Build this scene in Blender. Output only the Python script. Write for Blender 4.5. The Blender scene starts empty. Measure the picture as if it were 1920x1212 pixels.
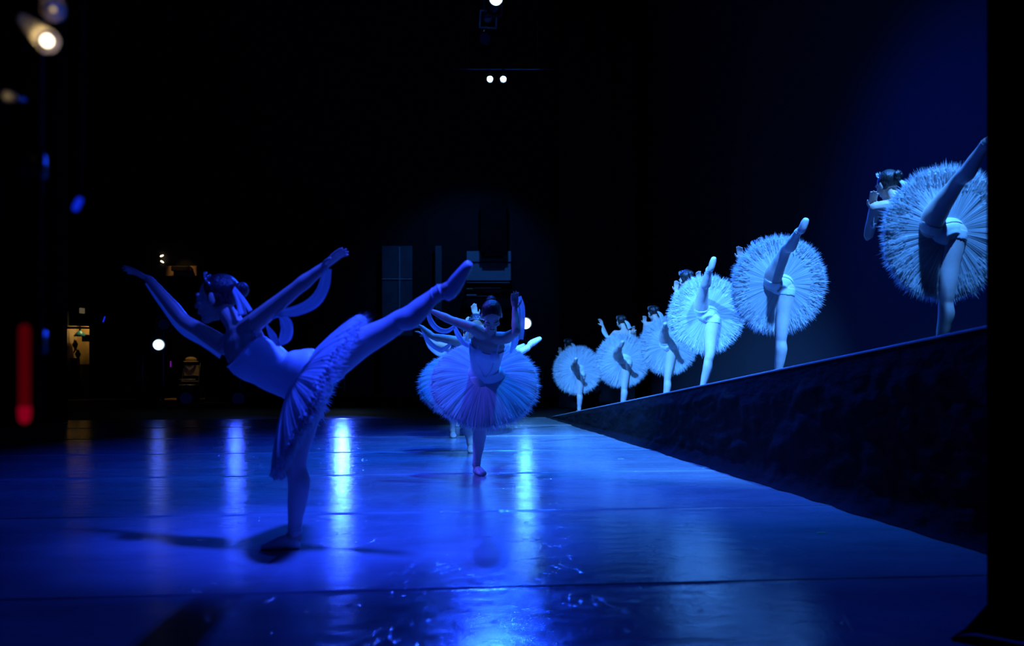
import bpy, math, random
import numpy as np
from mathutils import Vector, Matrix, noise
random.seed(7); np.random.seed(7)
F = 1700.0; CX = 960.0; HY = 681.0; EYE = 0.95
scn = bpy.context.scene
COL = scn.collection
V = Vector
def at(px, py, Y):
    """world point seen at (px, py) of the 1920x1212 frame at distance Y (metres) down the stage"""
    return V(((px - CX) / F * Y, Y, EYE - (py - HY) / F * Y))
# ---------------------------------------------------------------- camera
cd = bpy.data.cameras.new('camera'); cam = bpy.data.objects.new('camera', cd); COL.objects.link(cam)
cam.location = (0, 0, EYE); cam.rotation_euler = (math.pi/2, 0, 0)
cd.sensor_width = 36; cd.lens = F / 1920 * 36; cd.shift_y = (HY - 606) / 1920
cd.clip_start = 0.05; cd.clip_end = 200
cd.dof.use_dof = True; cd.dof.focus_distance = 9.5; cd.dof.aperture_fstop = 1.8
scn.camera = cam
# ---------------------------------------------------------------- world, exposure
w = bpy.data.worlds.new('dark_theatre'); scn.world = w; w.use_nodes = True
w.node_tree.nodes['Background'].inputs[0].default_value = (0.01, 0.06, 1, 1)
w.node_tree.nodes['Background'].inputs[1].default_value = 0.0022
scn.view_settings.view_transform = 'Standard'; scn.view_settings.look = 'None'
scn.view_settings.gamma = 1; scn.view_settings.use_curve_mapping = False
scn.view_settings.exposure = 0.3
# ---------------------------------------------------------------- stage lights and added fills
def aim(o, target):
    o.rotation_euler = (V(target) - o.location).to_track_quat('-Z', 'Y').to_euler()
def spot(name, loc, target, power, color, deg, blend=0.5, size=0.06):
    l = bpy.data.lights.new(name, 'SPOT'); l.energy = power; l.color = color
    l.spot_size = math.radians(deg); l.spot_blend = blend; l.shadow_soft_size = size
    o = bpy.data.objects.new(name, l); COL.objects.link(o); o.location = loc; aim(o, target); return o
DEEP = (0.004, 0.045, 1.0); ROYAL = (0.012, 0.055, 1.0); SKYB = (0.055, 0.29, 1.0); VIO = (0.05, 0.075, 1.0); AZ = (0.008, 0.16, 1.0)
spot('stage_or_fill_light', (-0.48, 19.7, 7.15), (-0.3, 6.5, 0), 3000, ROYAL, 40, 0.9, 0.045)
spot('stage_or_fill_light', (-0.19, 19.7, 7.15), (0.4, 8.0, 0), 3000, DEEP, 40, 0.9, 0.045)
spot('stage_or_fill_light', (-3.72, 19.8, 1.27), (-1.0, 5, 1.0), 420, ROYAL, 40, 0.7, 0.09)
spot('stage_or_fill_light', (-7.74, 19.8, 1.35), (-1.0, 6, 1.2), 4, ROYAL, 40, 0.7, 0.07)
spot('stage_or_fill_light', (-6.04, 19.8, 1.30), (-1.0, 6, 1.2), 40, ROYAL, 40, 0.7, 0.08)
spot('stage_or_fill_light', (0.29, 19.4, 1.80), (0.8, 9, 0.8), 60, SKYB, 50, 0.7, 0.08)
spot('stage_or_fill_light', (3.4, 4.3, 7.4), (2.4, 9.2, 1.0), 8000, SKYB, 40, 0.7, 0.10)
spot('stage_or_fill_light', (-2.5, 3.0, 7.8), (1.8, 13.2, 0.7), 19000, SKYB, 27, 0.7, 0.10)
spot('stage_or_fill_light', (1.2, 3.3, 7.6), (-0.7, 4.85, 0.9), 7500, (0.014, 0.05, 1.0), 21, 0.9, 0.35)
spot('stage_or_fill_light', (-2.6, -1.2, 4.6), (-1.1, 4.7, 1.5), 300, DEEP, 20, 0.9, 0.6)
spot('stage_or_fill_light', (-6.0, 8.2, 7.6), (-0.4, 7.4, 0.8), 3400, VIO, 24, 0.8, 0.15)
spot('stage_or_fill_light', (-1.0, 9.0, 8.0), (1.35, 16.0, 0.7), 2600, SKYB, 17, 0.8, 0.10)  # added to brighten the furthest dancers on the ramp
spot('stage_or_fill_light', (1.5, 8.0, 8.0), (-0.5, 10.6, 0.8), 1100, SKYB, 22, 0.8, 0.10)  # extra spot added to lighten the tutu of the half hidden dancer
spot('stage_or_fill_light', (-1.0, 11.0, 9.5), (-0.8, 9.4, 0.0), 3300, DEEP, 56, 1.0, 0.3)  # overhead fill added to raise the floor brightness
spot('stage_or_fill_light', (1.0, 9.5, 9.5), (0.9, 8.6, 0.0), 5200, AZ, 54, 1.0, 0.3)  # added azure wash, brightens the middle and right of the floor
spot('cyclorama_light', (0.9, 10.0, 5.6), (3.9, 10.3, 3.0), 600, DEEP, 80, 1.0, 0.5)

# ---------------------------------------------------------------- materials
MATS = {}
def mat(name, col, rough=0.6, metal=0.0, noise_amt=0.12, scale=12, bump=0.0, bscale=40, spec=0.5, stretch=(1,1,1), sheen=0):
    if name in MATS: return MATS[name]
    m = bpy.data.materials.new(name); m.use_nodes = True; nt = m.node_tree; b = nt.nodes['Principled BSDF']
    tc = nt.nodes.new('ShaderNodeTexCoord'); mp = nt.nodes.new('ShaderNodeMapping'); mp.inputs['Scale'].default_value = stretch
    nt.links.new(tc.outputs['Object'], mp.inputs[0])
    n = nt.nodes.new('ShaderNodeTexNoise'); n.inputs['Scale'].default_value = scale; n.inputs['Detail'].default_value = 4
    nt.links.new(mp.outputs[0], n.inputs['Vector'])
    r = nt.nodes.new('ShaderNodeValToRGB')
    c = np.array(col); lo = c * (1 - noise_amt); hi = np.minimum(c * (1 + noise_amt), 1)
    r.color_ramp.elements[0].position = 0.3; r.color_ramp.elements[1].position = 0.7
    r.color_ramp.elements[0].color = (*lo, 1); r.color_ramp.elements[1].color = (*hi, 1)
    nt.links.new(n.outputs['Fac'], r.inputs[0]); nt.links.new(r.outputs[0], b.inputs['Base Color'])
    b.inputs['Roughness'].default_value = rough; b.inputs['Metallic'].default_value = metal
    b.inputs['Specular IOR Level'].default_value = spec
    if sheen: b.inputs['Sheen Weight'].default_value = sheen
    if bump:
        n2 = nt.nodes.new('ShaderNodeTexNoise'); n2.inputs['Scale'].default_value = bscale; n2.inputs['Detail'].default_value = 5
        nt.links.new(mp.outputs[0], n2.inputs['Vector'])
        bp = nt.nodes.new('ShaderNodeBump'); bp.inputs['Strength'].default_value = bump; bp.inputs['Distance'].default_value = 0.02
        nt.links.new(n2.outputs['Fac'], bp.inputs['Height']); nt.links.new(bp.outputs[0], b.inputs['Normal'])
    MATS[name] = m; return m
def glow(name, col, strength):
    if name in MATS: return MATS[name]
    m = bpy.data.materials.new(name); m.use_nodes = True; nt = m.node_tree
    nt.nodes.remove(nt.nodes['Principled BSDF']); e = nt.nodes.new('ShaderNodeEmission')
    e.inputs[0].default_value = (*col, 1); e.inputs[1].default_value = strength
    nt.links.new(e.outputs[0], nt.nodes['Material Output'].inputs[0]); MATS[name] = m; return m
def tulle(name, col, transl=0.4, through=0.12, streak=(60, 1.5), streaky=True):
    if name in MATS: return MATS[name]
    m = bpy.data.materials.new(name); m.use_nodes = True; nt = m.node_tree; nt.nodes.remove(nt.nodes['Principled BSDF'])
    d = nt.nodes.new('ShaderNodeBsdfDiffuse'); t = nt.nodes.new('ShaderNodeBsdfTranslucent'); tr = nt.nodes.new('ShaderNodeBsdfTransparent')
    mx = nt.nodes.new('ShaderNodeMixShader'); mx.inputs[0].default_value = transl
    mx2 = nt.nodes.new('ShaderNodeMixShader')
    uv = nt.nodes.new('ShaderNodeUVMap'); mp = nt.nodes.new('ShaderNodeMapping'); mp.inputs['Scale'].default_value = (streak[0], streak[1], 1)
    nt.links.new(uv.outputs[0], mp.inputs[0])
    n = nt.nodes.new('ShaderNodeTexNoise'); n.inputs['Scale'].default_value = 1.0; n.inputs['Detail'].default_value = 3
    nt.links.new(mp.outputs[0], n.inputs['Vector'])
    r = nt.nodes.new('ShaderNodeValToRGB'); r.color_ramp.elements[0].position = 0.32; r.color_ramp.elements[1].position = 0.66
    c = np.array(col); r.color_ramp.elements[0].color = (*(c * 0.62), 1); r.color_ramp.elements[1].color = (*c, 1)
    nt.links.new(n.outputs['Fac'], r.inputs[0]); nt.links.new(r.outputs[0], d.inputs[0]); nt.links.new(r.outputs[0], t.inputs[0])
    nt.links.new(d.outputs[0], mx.inputs[1]); nt.links.new(t.outputs[0], mx.inputs[2])
    mx2.inputs[0].default_value = through
    nt.links.new(mx.outputs[0], mx2.inputs[1]); nt.links.new(tr.outputs[0], mx2.inputs[2])
    nt.links.new(mx2.outputs[0], nt.nodes['Material Output'].inputs[0]); MATS[name] = m; return m
M_skin = mat('skin', (0.60, 0.40, 0.31), 0.45, noise_amt=0.06, scale=6)
M_tights = mat('pink_tights', (0.72, 0.58, 0.56), 0.55, noise_amt=0.05, scale=30, sheen=0.2)
M_hair = mat('dark_hair', (0.018, 0.013, 0.012), 0.38, noise_amt=0.4, scale=60, bump=0.5, bscale=90, stretch=(1, 1, 0.15))
M_satin = mat('white_satin', (0.80, 0.80, 0.84), 0.42, noise_amt=0.05, scale=20, bump=0.12, bscale=25)
M_shoe = mat('ballet_satin', (0.78, 0.66, 0.64), 0.35, noise_amt=0.05)
M_trim = mat('silver_braid', (0.55, 0.56, 0.62), 0.3, 0.6, noise_amt=0.2, scale=200)
M_gem = mat('rhinestone', (0.9, 0.9, 0.95), 0.12, 0.85, noise_amt=0.05)
M_lip = mat('lip_colour', (0.30, 0.06, 0.07), 0.4)
M_eye = mat('eye_dark', (0.03, 0.02, 0.02), 0.2)
M_tulle = tulle('white_tulle', (0.90, 0.90, 0.93), 0.42, 0.10, (150, 1.6))
M_veil = tulle('veil_gauze', (0.92, 0.92, 0.96), 0.45, 0.10, (5, 0.6))
M_black = mat('black_velour', (0.008, 0.008, 0.010), 0.95, noise_amt=0.3, scale=5, bump=0.3, bscale=60, spec=0.1)
M_rampcloth = mat('dark_ramp_cloth', (0.007, 0.007, 0.009), 0.9, noise_amt=0.35, scale=3, bump=0.6, bscale=9, spec=0.06, stretch=(1, 1, 2.2))
M_ramptop = mat('ramp_vinyl', (0.05, 0.05, 0.06), 0.6, noise_amt=0.2)
M_edge = mat('ramp_edge_tape', (0.3, 0.3, 0.33), 0.5)
M_cyc = mat('cyclorama_cloth', (0.035, 0.035, 0.045), 0.9, noise_amt=0.05, scale=0.6, spec=0.1)
M_wall = mat('dark_masonry_paint', (0.008, 0.008, 0.010), 0.8, noise_amt=0.3, scale=2)
M_panel = mat('grey_board', (0.16, 0.18, 0.20), 0.7, noise_amt=0.15, scale=3)
M_metal = mat('black_steel', (0.03, 0.03, 0.035), 0.4, 0.6)
M_pipe = mat('grey_steel_pipe', (0.22, 0.22, 0.24), 0.35, 0.8)
M_paintblack = mat('black_painted_unlit_floor', (0.006, 0.006, 0.007), 0.7, noise_amt=0.3, scale=6, bump=0.2, spec=0.15)
M_brass = mat('brass_reflector', (0.7, 0.55, 0.25), 0.3, 0.9)
M_wood = mat('warm_wood', (0.35, 0.20, 0.09), 0.5, noise_amt=0.25, scale=8, stretch=(1, 8, 1))
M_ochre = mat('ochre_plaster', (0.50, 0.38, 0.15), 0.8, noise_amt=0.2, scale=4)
M_red = mat('dark_red_paint', (0.25, 0.02, 0.02), 0.5)
M_canvas = mat('beige_canvas', (0.5, 0.42, 0.28), 0.8, noise_amt=0.1)
M_pale = mat('pale_grey_board', (0.45, 0.5, 0.55), 0.7, noise_amt=0.1, scale=3)
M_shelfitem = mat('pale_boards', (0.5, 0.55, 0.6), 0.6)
def marley():
    m = bpy.data.materials.new('marley_vinyl'); m.use_nodes = True; nt = m.node_tree; b = nt.nodes['Principled BSDF']; L = nt.links.new
    tc = nt.nodes.new('ShaderNodeTexCoord')
    def ns(scale, detail, st, rough=0.55):
        mp = nt.nodes.new('ShaderNodeMapping'); mp.inputs['Scale'].default_value = st; L(tc.outputs['Object'], mp.inputs[0])
        n = nt.nodes.new('ShaderNodeTexNoise'); n.inputs['Scale'].default_value = scale; n.inputs['Detail'].default_value = detail
        n.inputs['Roughness'].default_value = rough; L(mp.outputs[0], n.inputs['Vector']); return n
    big = ns(1.6, 6, (0.5, 1.3, 1), 0.65)
    r = nt.nodes.new('ShaderNodeValToRGB'); r.color_ramp.elements[0].position = 0.3; r.color_ramp.elements[1].position = 0.72
    r.color_ramp.elements[0].color = (0.20, 0.21, 0.22, 1); r.color_ramp.elements[1].color = (0.36, 0.37, 0.38, 1)
    L(big.outputs['Fac'], r.inputs[0]); L(r.outputs[0], b.inputs['Base Color'])
    rr = ns(9, 5, (1, 1, 1), 0.7); mr = nt.nodes.new('ShaderNodeMapRange'); mr.inputs[1].default_value = 0.3; mr.inputs[2].default_value = 0.7
    mr.inputs[3].default_value = 0.10; mr.inputs[4].default_value = 0.20; L(rr.outputs['Fac'], mr.inputs[0]); L(mr.outputs[0], b.inputs['Roughness'])
    # scuffs: short curved scratches from warped voronoi edges
    wv = ns(5, 2, (1, 1, 1)); vm = nt.nodes.new('ShaderNodeVectorMath'); vm.operation = 'MULTIPLY_ADD'
    vm.inputs[1].default_value = (0.35, 0.35, 0); L(wv.outputs['Color'], vm.inputs[0]); L(tc.outputs['Object'], vm.inputs[2])
    vo = nt.nodes.new('ShaderNodeTexVoronoi'); vo.feature = 'DISTANCE_TO_EDGE'; vo.inputs['Scale'].default_value = 9; L(vm.outputs[0], vo.inputs['Vector'])
    sr = nt.nodes.new('ShaderNodeMapRange'); sr.inputs[1].default_value = 0.0; sr.inputs[2].default_value = 0.02; sr.inputs[3].default_value = 1; sr.inputs[4].default_value = 0
    L(vo.outputs['Distance'], sr.inputs[0])
    msk = ns(3.2, 3, (1, 1, 1)); mk = nt.nodes.new('ShaderNodeMapRange'); mk.inputs[1].default_value = 0.52; mk.inputs[2].default_value = 0.62; L(msk.outputs['Fac'], mk.inputs[0])
    mu = nt.nodes.new('ShaderNodeMath'); mu.operation = 'MULTIPLY'; L(sr.outputs[0], mu.inputs[0]); L(mk.outputs[0], mu.inputs[1])
    fine = ns(55, 4, (1, 1, 1)); mid = ns(6, 3, (0.6, 1.4, 1))
    a1 = nt.nodes.new('ShaderNodeMath'); a1.operation = 'MULTIPLY_ADD'; a1.inputs[1].default_value = 0.35; L(fine.outputs['Fac'], a1.inputs[0]); L(mid.outputs['Fac'], a1.inputs[2])
    a2 = nt.nodes.new('ShaderNodeMath'); a2.operation = 'MULTIPLY_ADD'; a2.inputs[1].default_value = 0.5; L(mu.outputs[0], a2.inputs[0]); L(a1.outputs[0], a2.inputs[2])
    bp = nt.nodes.new('ShaderNodeBump'); bp.inputs['Strength'].default_value = 0.16; bp.inputs['Distance'].default_value = 0.02
    L(a2.outputs[0], bp.inputs['Height']); L(bp.outputs[0], b.inputs['Normal'])
    b.inputs['Specular IOR Level'].default_value = 0.55
    return m
M_marley = marley()
def lantern_glass(name, col, s): return glow(name, col, s)
M_lens = glow('lit_lens', (0.45, 0.72, 1.0), 3.5); M_lensdim = glow('dim_blue_lens', (0.01, 0.05, 0.6), 0.010)  # dim lens: faint emission stands in for a blue glint on unlit glass
M_lenshot = glow('bright_lens', (0.40, 0.66, 1.0), 12)
M_warm = glow('warm_bulb', (1.0, 0.80, 0.50), 7); M_redtube = glow('red_tube', (1.0, 0.0, 0.03), 0.045); M_redtip = glow('red_tip', (1.0, 0.0, 0.05), 0.16)

# ---------------------------------------------------------------- object helpers
def tag(o, label=None, cat=None, group=None, kind=None):
    if label: o['label'] = label
    if cat: o['category'] = cat
    if group: o['group'] = group
    if kind: o['kind'] = kind
    return o
def empty(name, loc, label, cat, group=None):
    o = bpy.data.objects.new(name, None); COL.objects.link(o); o.location = loc; o.empty_display_size = 0.1
    return tag(o, label, cat, group)
class MB:
    """collects vertices and faces; builds ONE mesh object"""
    def __init__(s): s.v = []; s.f = []; s.uv = None
    def add(s, vs, fs):
        n = len(s.v); s.v += [tuple(v) for v in vs]; s.f += [tuple(i + n for i in f) for f in fs]; return s
    def box(s, lo, hi, R=None, o=(0,0,0), bev=0.0):
        x0, y0, z0 = lo; x1, y1, z1 = hi; b = min(bev, (x1-x0)/2.1, (y1-y0)/2.1, (z1-z0)/2.1)
        if b <= 0:
            vs = [(x, y, z) for z in (z0, z1) for x, y in ((x0,y0),(x1,y0),(x1,y1),(x0,y1))]
            fs = [(3,2,1,0),(4,5,6,7),(0,1,5,4),(1,2,6,5),(2,3,7,6),(3,0,4,7)]
        else:
            vs = []; ring = [(x0+b,y0),(x1-b,y0),(x1,y0+b),(x1,y1-b),(x1-b,y1),(x0+b,y1),(x0,y1-b),(x0,y0+b)]
            cx, cy = (x0+x1)/2, (y0+y1)/2
            for z, k in ((z0, 1), (z0+b, 0), (z1-b, 0), (z1, 1)):
                for x, y in ring:
                    vs.append((x - k*b*(1 if x > cx else -1), y - k*b*(1 if y > cy else -1), z))
            fs = [tuple(range(7,-1,-1)), tuple(range(24,32))]
            for j in range(3):
                for i in range(8): fs.append((j*8+i, j*8+(i+1)%8, j*8+8+(i+1)%8, j*8+8+i))
        if R is not None: vs = [R @ V(v) for v in vs]
        return s.add([V(v) + V(o) for v in vs], fs)
    def rings(s, rings, caps=True):
        n = len(rings[0]); vs = [p for r in rings for p in r]; fs = []
        for j in range(len(rings)-1):
            for i in range(n): fs.append((j*n+i, j*n+(i+1)%n, (j+1)*n+(i+1)%n, (j+1)*n+i))
        if caps: fs += [tuple(range(n-1,-1,-1)), tuple(range((len(rings)-1)*n, len(rings)*n))]
        return s.add(vs, fs)
    def tube(s, pts, rad, n=10, sub=4, flat=None, side=None, round_ends=False):
        """smooth tube through pts with per-point radii; flat = width ratio along `side`"""
        P, Rr = spline([V(p) for p in pts], rad, sub)
        if round_ends:
            d0 = (P[0]-P[1]).normalized(); d1 = (P[-1]-P[-2]).normalized()
            a0 = [(P[0] + d0*Rr[0]*math.sin(t), Rr[0]*math.cos(t)) for t in (1.35, 0.95, 0.5)]
            a1 = [(P[-1] + d1*Rr[-1]*math.sin(t), Rr[-1]*math.cos(t)) for t in (0.5, 0.95, 1.35)]
            P = [a[0] for a in a0] + P + [a[0] for a in a1]; Rr = [a[1] for a in a0] + Rr + [a[1] for a in a1]
        rs = []; u = None
        for i, p in enumerate(P):
            t = (P[min(i+1, len(P)-1)] - P[max(i-1, 0)]).normalized()
            if side is not None: u = (V(side) - t*t.dot(V(side))).normalized()
            elif u is None: u = t.orthogonal().normalized()
            else: u = (u - t*t.dot(u)).normalized()
            v = t.cross(u); k = flat or 1.0
            rs.append([p + u*Rr[i]*k*math.cos(a) + v*Rr[i]*math.sin(a) for a in [2*math.pi*j/n for j in range(n)]])
        return s.rings(rs)
    def ell(s, c, ax, r, nu=16, nv=10):
        """ellipsoid: centre, three axes, three radii"""
        c = V(c); vs = []; fs = []
        for j in range(1, nv):
            th = math.pi*j/nv
            for i in range(nu):
                ph = 2*math.pi*i/nu
                vs.append(c + ax[0]*r[0]*math.sin(th)*math.cos(ph) + ax[1]*r[1]*math.sin(th)*math.sin(ph) + ax[2]*r[2]*math.cos(th))
        for j in range(nv-2):
            for i in range(nu): fs.append((j*nu+i, (j+1)*nu+i, (j+1)*nu+(i+1)%nu, j*nu+(i+1)%nu))
        t = len(vs); vs += [c + ax[2]*r[2], c - ax[2]*r[2]]
        for i in range(nu): fs += [(t, i, (i+1)%nu), (t+1, (nv-2)*nu+(i+1)%nu, (nv-2)*nu+i)]
        return s.add(vs, fs)
    def ball(s, c, r, n=14): return s.ell(c, (V((1,0,0)), V((0,1,0)), V((0,0,1))), (r, r, r), n, max(6, n//2+2))
    def build(s, name, m, parent=None, smooth=True, org=None, label=None):
        me = bpy.data.meshes.new(name); o_ = V(org) if org is not None else V((0,0,0))
        me.from_pydata([tuple(V(v) - o_) for v in s.v], [], s.f); me.update()
        if s.uv is not None:
            uvl = me.uv_layers.new(name='UVMap'); li = np.empty(len(me.loops), dtype=np.int32); me.loops.foreach_get('vertex_index', li)
            uvl.data.foreach_set('uv', np.asarray(s.uv, dtype=np.float32)[li].ravel())
        me.materials.append(m)
        if smooth: me.polygons.foreach_set('use_smooth', [True]*len(me.polygons))
        o = bpy.data.objects.new(name, me); COL.objects.link(o)
        if parent is not None: o.parent = parent
        if label: o['label'] = label
        return o
def spline(P, R, sub):
    if sub <= 1 or len(P) < 3:
        out = []; rr = []
        for i in range(len(P)-1):
            for k in range(max(sub,1)): t = k/max(sub,1); out.append(P[i].lerp(P[i+1], t)); rr.append(R[i]*(1-t)+R[i+1]*t)
        return out+[P[-1]], rr+[R[-1]]
    D = [max((P[i+1]-P[i]).length, 1e-5) for i in range(len(P)-1)]; T = []
    for i in range(len(P)):
        if i == 0: T.append((P[1]-P[0])/D[0])
        elif i == len(P)-1: T.append((P[-1]-P[-2])/D[-1])
        else:
            a, b = D[i-1], D[i]; T.append(((P[i]-P[i-1])/a*b + (P[i+1]-P[i])/b*a)/(a+b))
    out = []; rr = []
    for i in range(len(P)-1):
        h = D[i]; p1, p2, m1, m2 = P[i], P[i+1], T[i]*h, T[i+1]*h
        for k in range(sub):
            t = k/sub; t2 = t*t; t3 = t2*t
            out.append(p1*(2*t3-3*t2+1) + m1*(t3-2*t2+t) + p2*(3*t2-2*t3) + m2*(t3-t2))
            a = t*t*(3-2*t)*.6 + t*.4; rr.append(R[i]*(1-a)+R[i+1]*a)
    return out+[P[-1]], rr+[R[-1]]
def remesh(mb, voxel, name, m, parent, org, iters=2):
    o = mb.build('tmp', m, None, org=org)
    r = o.modifiers.new('r', 'REMESH'); r.mode = 'VOXEL'; r.voxel_size = voxel; r.use_smooth_shade = True
    s = o.modifiers.new('s', 'SMOOTH'); s.factor = 0.5; s.iterations = iters
    dg = bpy.context.evaluated_depsgraph_get()
    me = bpy.data.meshes.new_from_object(o.evaluated_get(dg)); me.name = name
    old = o.data; bpy.data.objects.remove(o); bpy.data.meshes.remove(old)
    me.materials.clear(); me.materials.append(m)
    me.polygons.foreach_set('use_smooth', [True]*len(me.polygons))
    n = bpy.data.objects.new(name, me); COL.objects.link(n); n.parent = parent
    return n
# ---------------------------------------------------------------- setting: floor, walls, ceiling
AX = V((-0.1, 0.995, 0)); BX = V((0.995, 0.1, 0))        # stage axes for the floor strips
def struct(name, mb, m, parent=None, smooth=False):
    o = mb.build(name, m, parent, smooth)
    if parent is None: o['kind'] = 'structure'
    return o
fl = struct('floor', MB().box((-22, -4, -0.2), (16, 34, -0.004)), M_paintblack)  # black floor past the vinyl; its darkness also paints in the unlit far end
for k in range(-2, 7):                                   # dance vinyl laid in 2 m strips across the stage
    y0 = 3.83 + 1.99*(k-1) + 0.0; wd = 1.99; prof = [(0.0065, -0.0038), (0.010, 0.002), (0.015, 0.0045), (0.024, 0.0005), (0.030, 0.0), (0.04, 0.0), (wd-0.04, 0.0), (wd-0.030, 0.0), (wd-0.024, 0.0005), (wd-0.014, 0.0035), (wd-0.010, 0.001), (wd-0.0065, -0.0038)]
    mb = MB(); nx = 40; L0, L1 = -13.5, 7.5; vs = []; fs = []
    for i in range(nx+1):
        x = L0 + (L1-L0)*i/nx
        for (d, z) in prof:
            wob = 0.006*math.sin(x*1.3+k*2.1)
            ripple = 0.0018*noise.noise(V((x*0.8, k*7.3, 0))) if z > 0.0008 else 0
            vs.append((x, y0 + 0.1005*x + d + wob, z + ripple))
    n = len(prof)
    for i in range(nx):
        for j in range(n-1): fs.append((i*n+j, (i+1)*n+j, (i+1)*n+j+1, i*n+j+1))
    mb.add(vs, fs).build('marley_strip', M_marley, fl, smooth=True)
struct('ceiling', MB().box((-22, -4, 12), (16, 34, 12.3)), M_wall)
struct('wall_back', MB().box((-22, 27, 0), (16, 27.3, 12)), M_wall)
struct('wall_left', MB().box((-17, -4, 0), (-16.7, 27, 12)), M_wall)
struct('wall_right', MB().box((9.5, -4, 0), (9.8, 27, 12)), M_wall)

# ---------------------------------------------------------------- ramp
RA = V((-0.1537, 0.9881, 0)); RB = V((0.9881, 0.1537, 0)); E0 = V((0.68, 15.85, 0))   # near edge of the ramp runs from E0 towards the camera
def ramp_h(u): return max(0.0, 0.0995*u)                  # u = metres up the ramp from its foot
def ramp_pt(u, b): return E0 - RA*u + RB*b
def hramp(x, y):
    u = -(V((x, y, 0)) - E0).dot(RA); return min(max(ramp_h(u), 0.0), 3)
ramp = empty('stage_ramp', E0, 'long dark ramp rising towards the viewer with six dancers on it', 'ramp')
def local(mb): return dict(org=E0)
mb = MB(); us = [0, 3, 6, 9, 12.0]
vs = []; fs = []
for u in us:
    h = ramp_h(u)
    vs += [ramp_pt(u, 0.02)+V((0,0,h-0.03)), ramp_pt(u, 2.3)+V((0,0,h-0.03)), ramp_pt(u, 2.3)+V((0,0,h+0.0)), ramp_pt(u, 0.02)+V((0,0,h+0.0))]
for i in range(len(us)-1):
    for j in range(4): fs.append((i*4+j, i*4+(j+1)%4, i*4+4+(j+1)%4, i*4+4+j))
fs += [(0,1,2,3), (len(vs)-4, len(vs)-1, len(vs)-2, len(vs)-3)]
mb.add(vs, fs).build('deck', M_ramptop, ramp, False, org=E0)
mb = MB(); mb.tube([ramp_pt(u, 0.0)+V((0,0,ramp_h(u)+0.006)) for u in np.linspace(0.0, 12.0, 30)], [0.007]*30, 8, 1).build('edge_trim', M_edge, ramp, True, org=E0)
# wrinkled cloth skirt with a rumpled hem lying on the floor
mb = MB(); vs = []; fs = []; NU, NV = 420, 34; rnd = random.Random(3)
for i in range(NU+1):
    u = -0.25 + 12.25*i/NU; h = ramp_h(max(u, 0.0)) + 0.004
    for j in range(NV+1):
        t = j/NV; z = h*(1-t)
        p = ramp_pt(u, 0)
        wr = 0.020*noise.noise(V((u*1.4+t*1.2, t*h*5, 3))) + 0.014*noise.noise(V((u*3.4-t*h*4, t*h*9+u, 9))) + 0.006*noise.noise(V((u*9, t*h*22, 1)))
        fade = min(1, t*5)
        bulge = -0.02*fade - abs(wr)*1.6*fade
        hem = 0.0
        if t > 0.86:
            s_ = (t-0.86)/0.14; hem = -s_*(0.07+0.05*noise.noise(V((u*0.9, 5, 5)))+0.02*noise.noise(V((u*4, 2, 5)))); z = h*0.14*(1-s_)**2 + 0.006 + 0.012*abs(noise.noise(V((u*5, s_*3, 8))))*(1-s_)
        p = p + RB*(bulge+hem) + V((0, 0, max(z, 0.004)))
        vs.append(p)
for i in range(NU):
    for j in range(NV): a = i*(NV+1)+j; fs.append((a, a+NV+1, a+NV+2, a+1))
mb.add(vs, fs).build('cloth_skirt', M_rampcloth, ramp, True, org=E0)
mb = MB(); vs = []; fs = []
for i in range(40):
    u = 12.0*i/39; h = ramp_h(u)
    vs += [ramp_pt(u, 2.3)+V((0,0,h)), ramp_pt(u, 2.3)]
for i in range(39): fs.append((i*2, i*2+1, i*2+3, i*2+2))
mb.add(vs, fs).build('back_facing', M_rampcloth, ramp, False, org=E0)

# cyclorama beyond the ramp (hung cloth, slightly rippled)
CY0 = ramp_pt(-12, 3.4)
mb = MB(); vs = []; fs = []; NC = 120
for i in range(NC+1):
    u = -9.5 + 22*i/NC
    for z in (0.0, 3.0, 6.0, 10.5):
        vs.append(ramp_pt(u, 3.4 + 0.03*noise.noise(V((u*0.7, z*0.2, 2)))) + V((0,0,z)))
for i in range(NC):
    for j in range(3): fs.append((i*4+j, i*4+j+1, i*4+j+5, i*4+j+4))
c = mb.add(vs, fs).build('cyclorama', M_cyc, None, True, org=CY0); c.location = CY0
tag(c, 'tall dim blue backdrop cloth behind the ramp', 'backdrop')

def curtain(x0, x1, y0, y1, ztop, amp=0.05, waves=3.0, flare=0.0, label='', name='stage_curtain', seed=1, group=None):
    org = V((x0, y0, 0)); d = V((x1-x0, y1-y0, 0)); Ln = d.length; d.normalize(); nrm = V((-d.y, d.x, 0))
    n = int(Ln*22)+8; vs = []; fs = []; zs = [0.005, 0.04, 0.12, 0.3, 0.8, 2, 4, ztop]
    for i in range(n+1):
        s = Ln*i/n
        for z in zs:
            k = max(0.0, 1-z/0.12)
            a = amp*(1+1.2*k)
            off = a*math.sin(s*waves*2*math.pi + 1.3*noise.noise(V((s*0.9, seed, 0)))*3) + 0.4*a*noise.noise(V((s*3, z*0.3, seed)))
            e = -flare*k**1.5*(1-i/n)*Ln*0.35 if flare else 0
            vs.append(org + d*(s+e) + nrm*off + V((0,0,z)))
    m_ = len(zs)
    for i in range(n):
        for j in range(m_-1): fs.append((i*m_+j, i*m_+j+1, (i+1)*m_+j+1, (i+1)*m_+j))
    o = MB().add(vs, fs).build(name, M_black, None, True, org=org); o.location = org
    sm = o.modifiers.new('thick', 'SOLIDIFY'); sm.thickness = 0.006
    return tag(o, label, 'curtain', group)
curtain(1.635, 4.2, 3.12, 3.4, 7.0, 0.03, 3.2, 0.16, 'black curtain nearest the viewer, filling the right side of the view', seed=4)
curtain(0.98, 2.6, 18.9, 19.3, 11, 0.05, 1.6, 0, 'black pleated leg curtain where the blue backdrop begins at the far end', seed=7)
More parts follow.
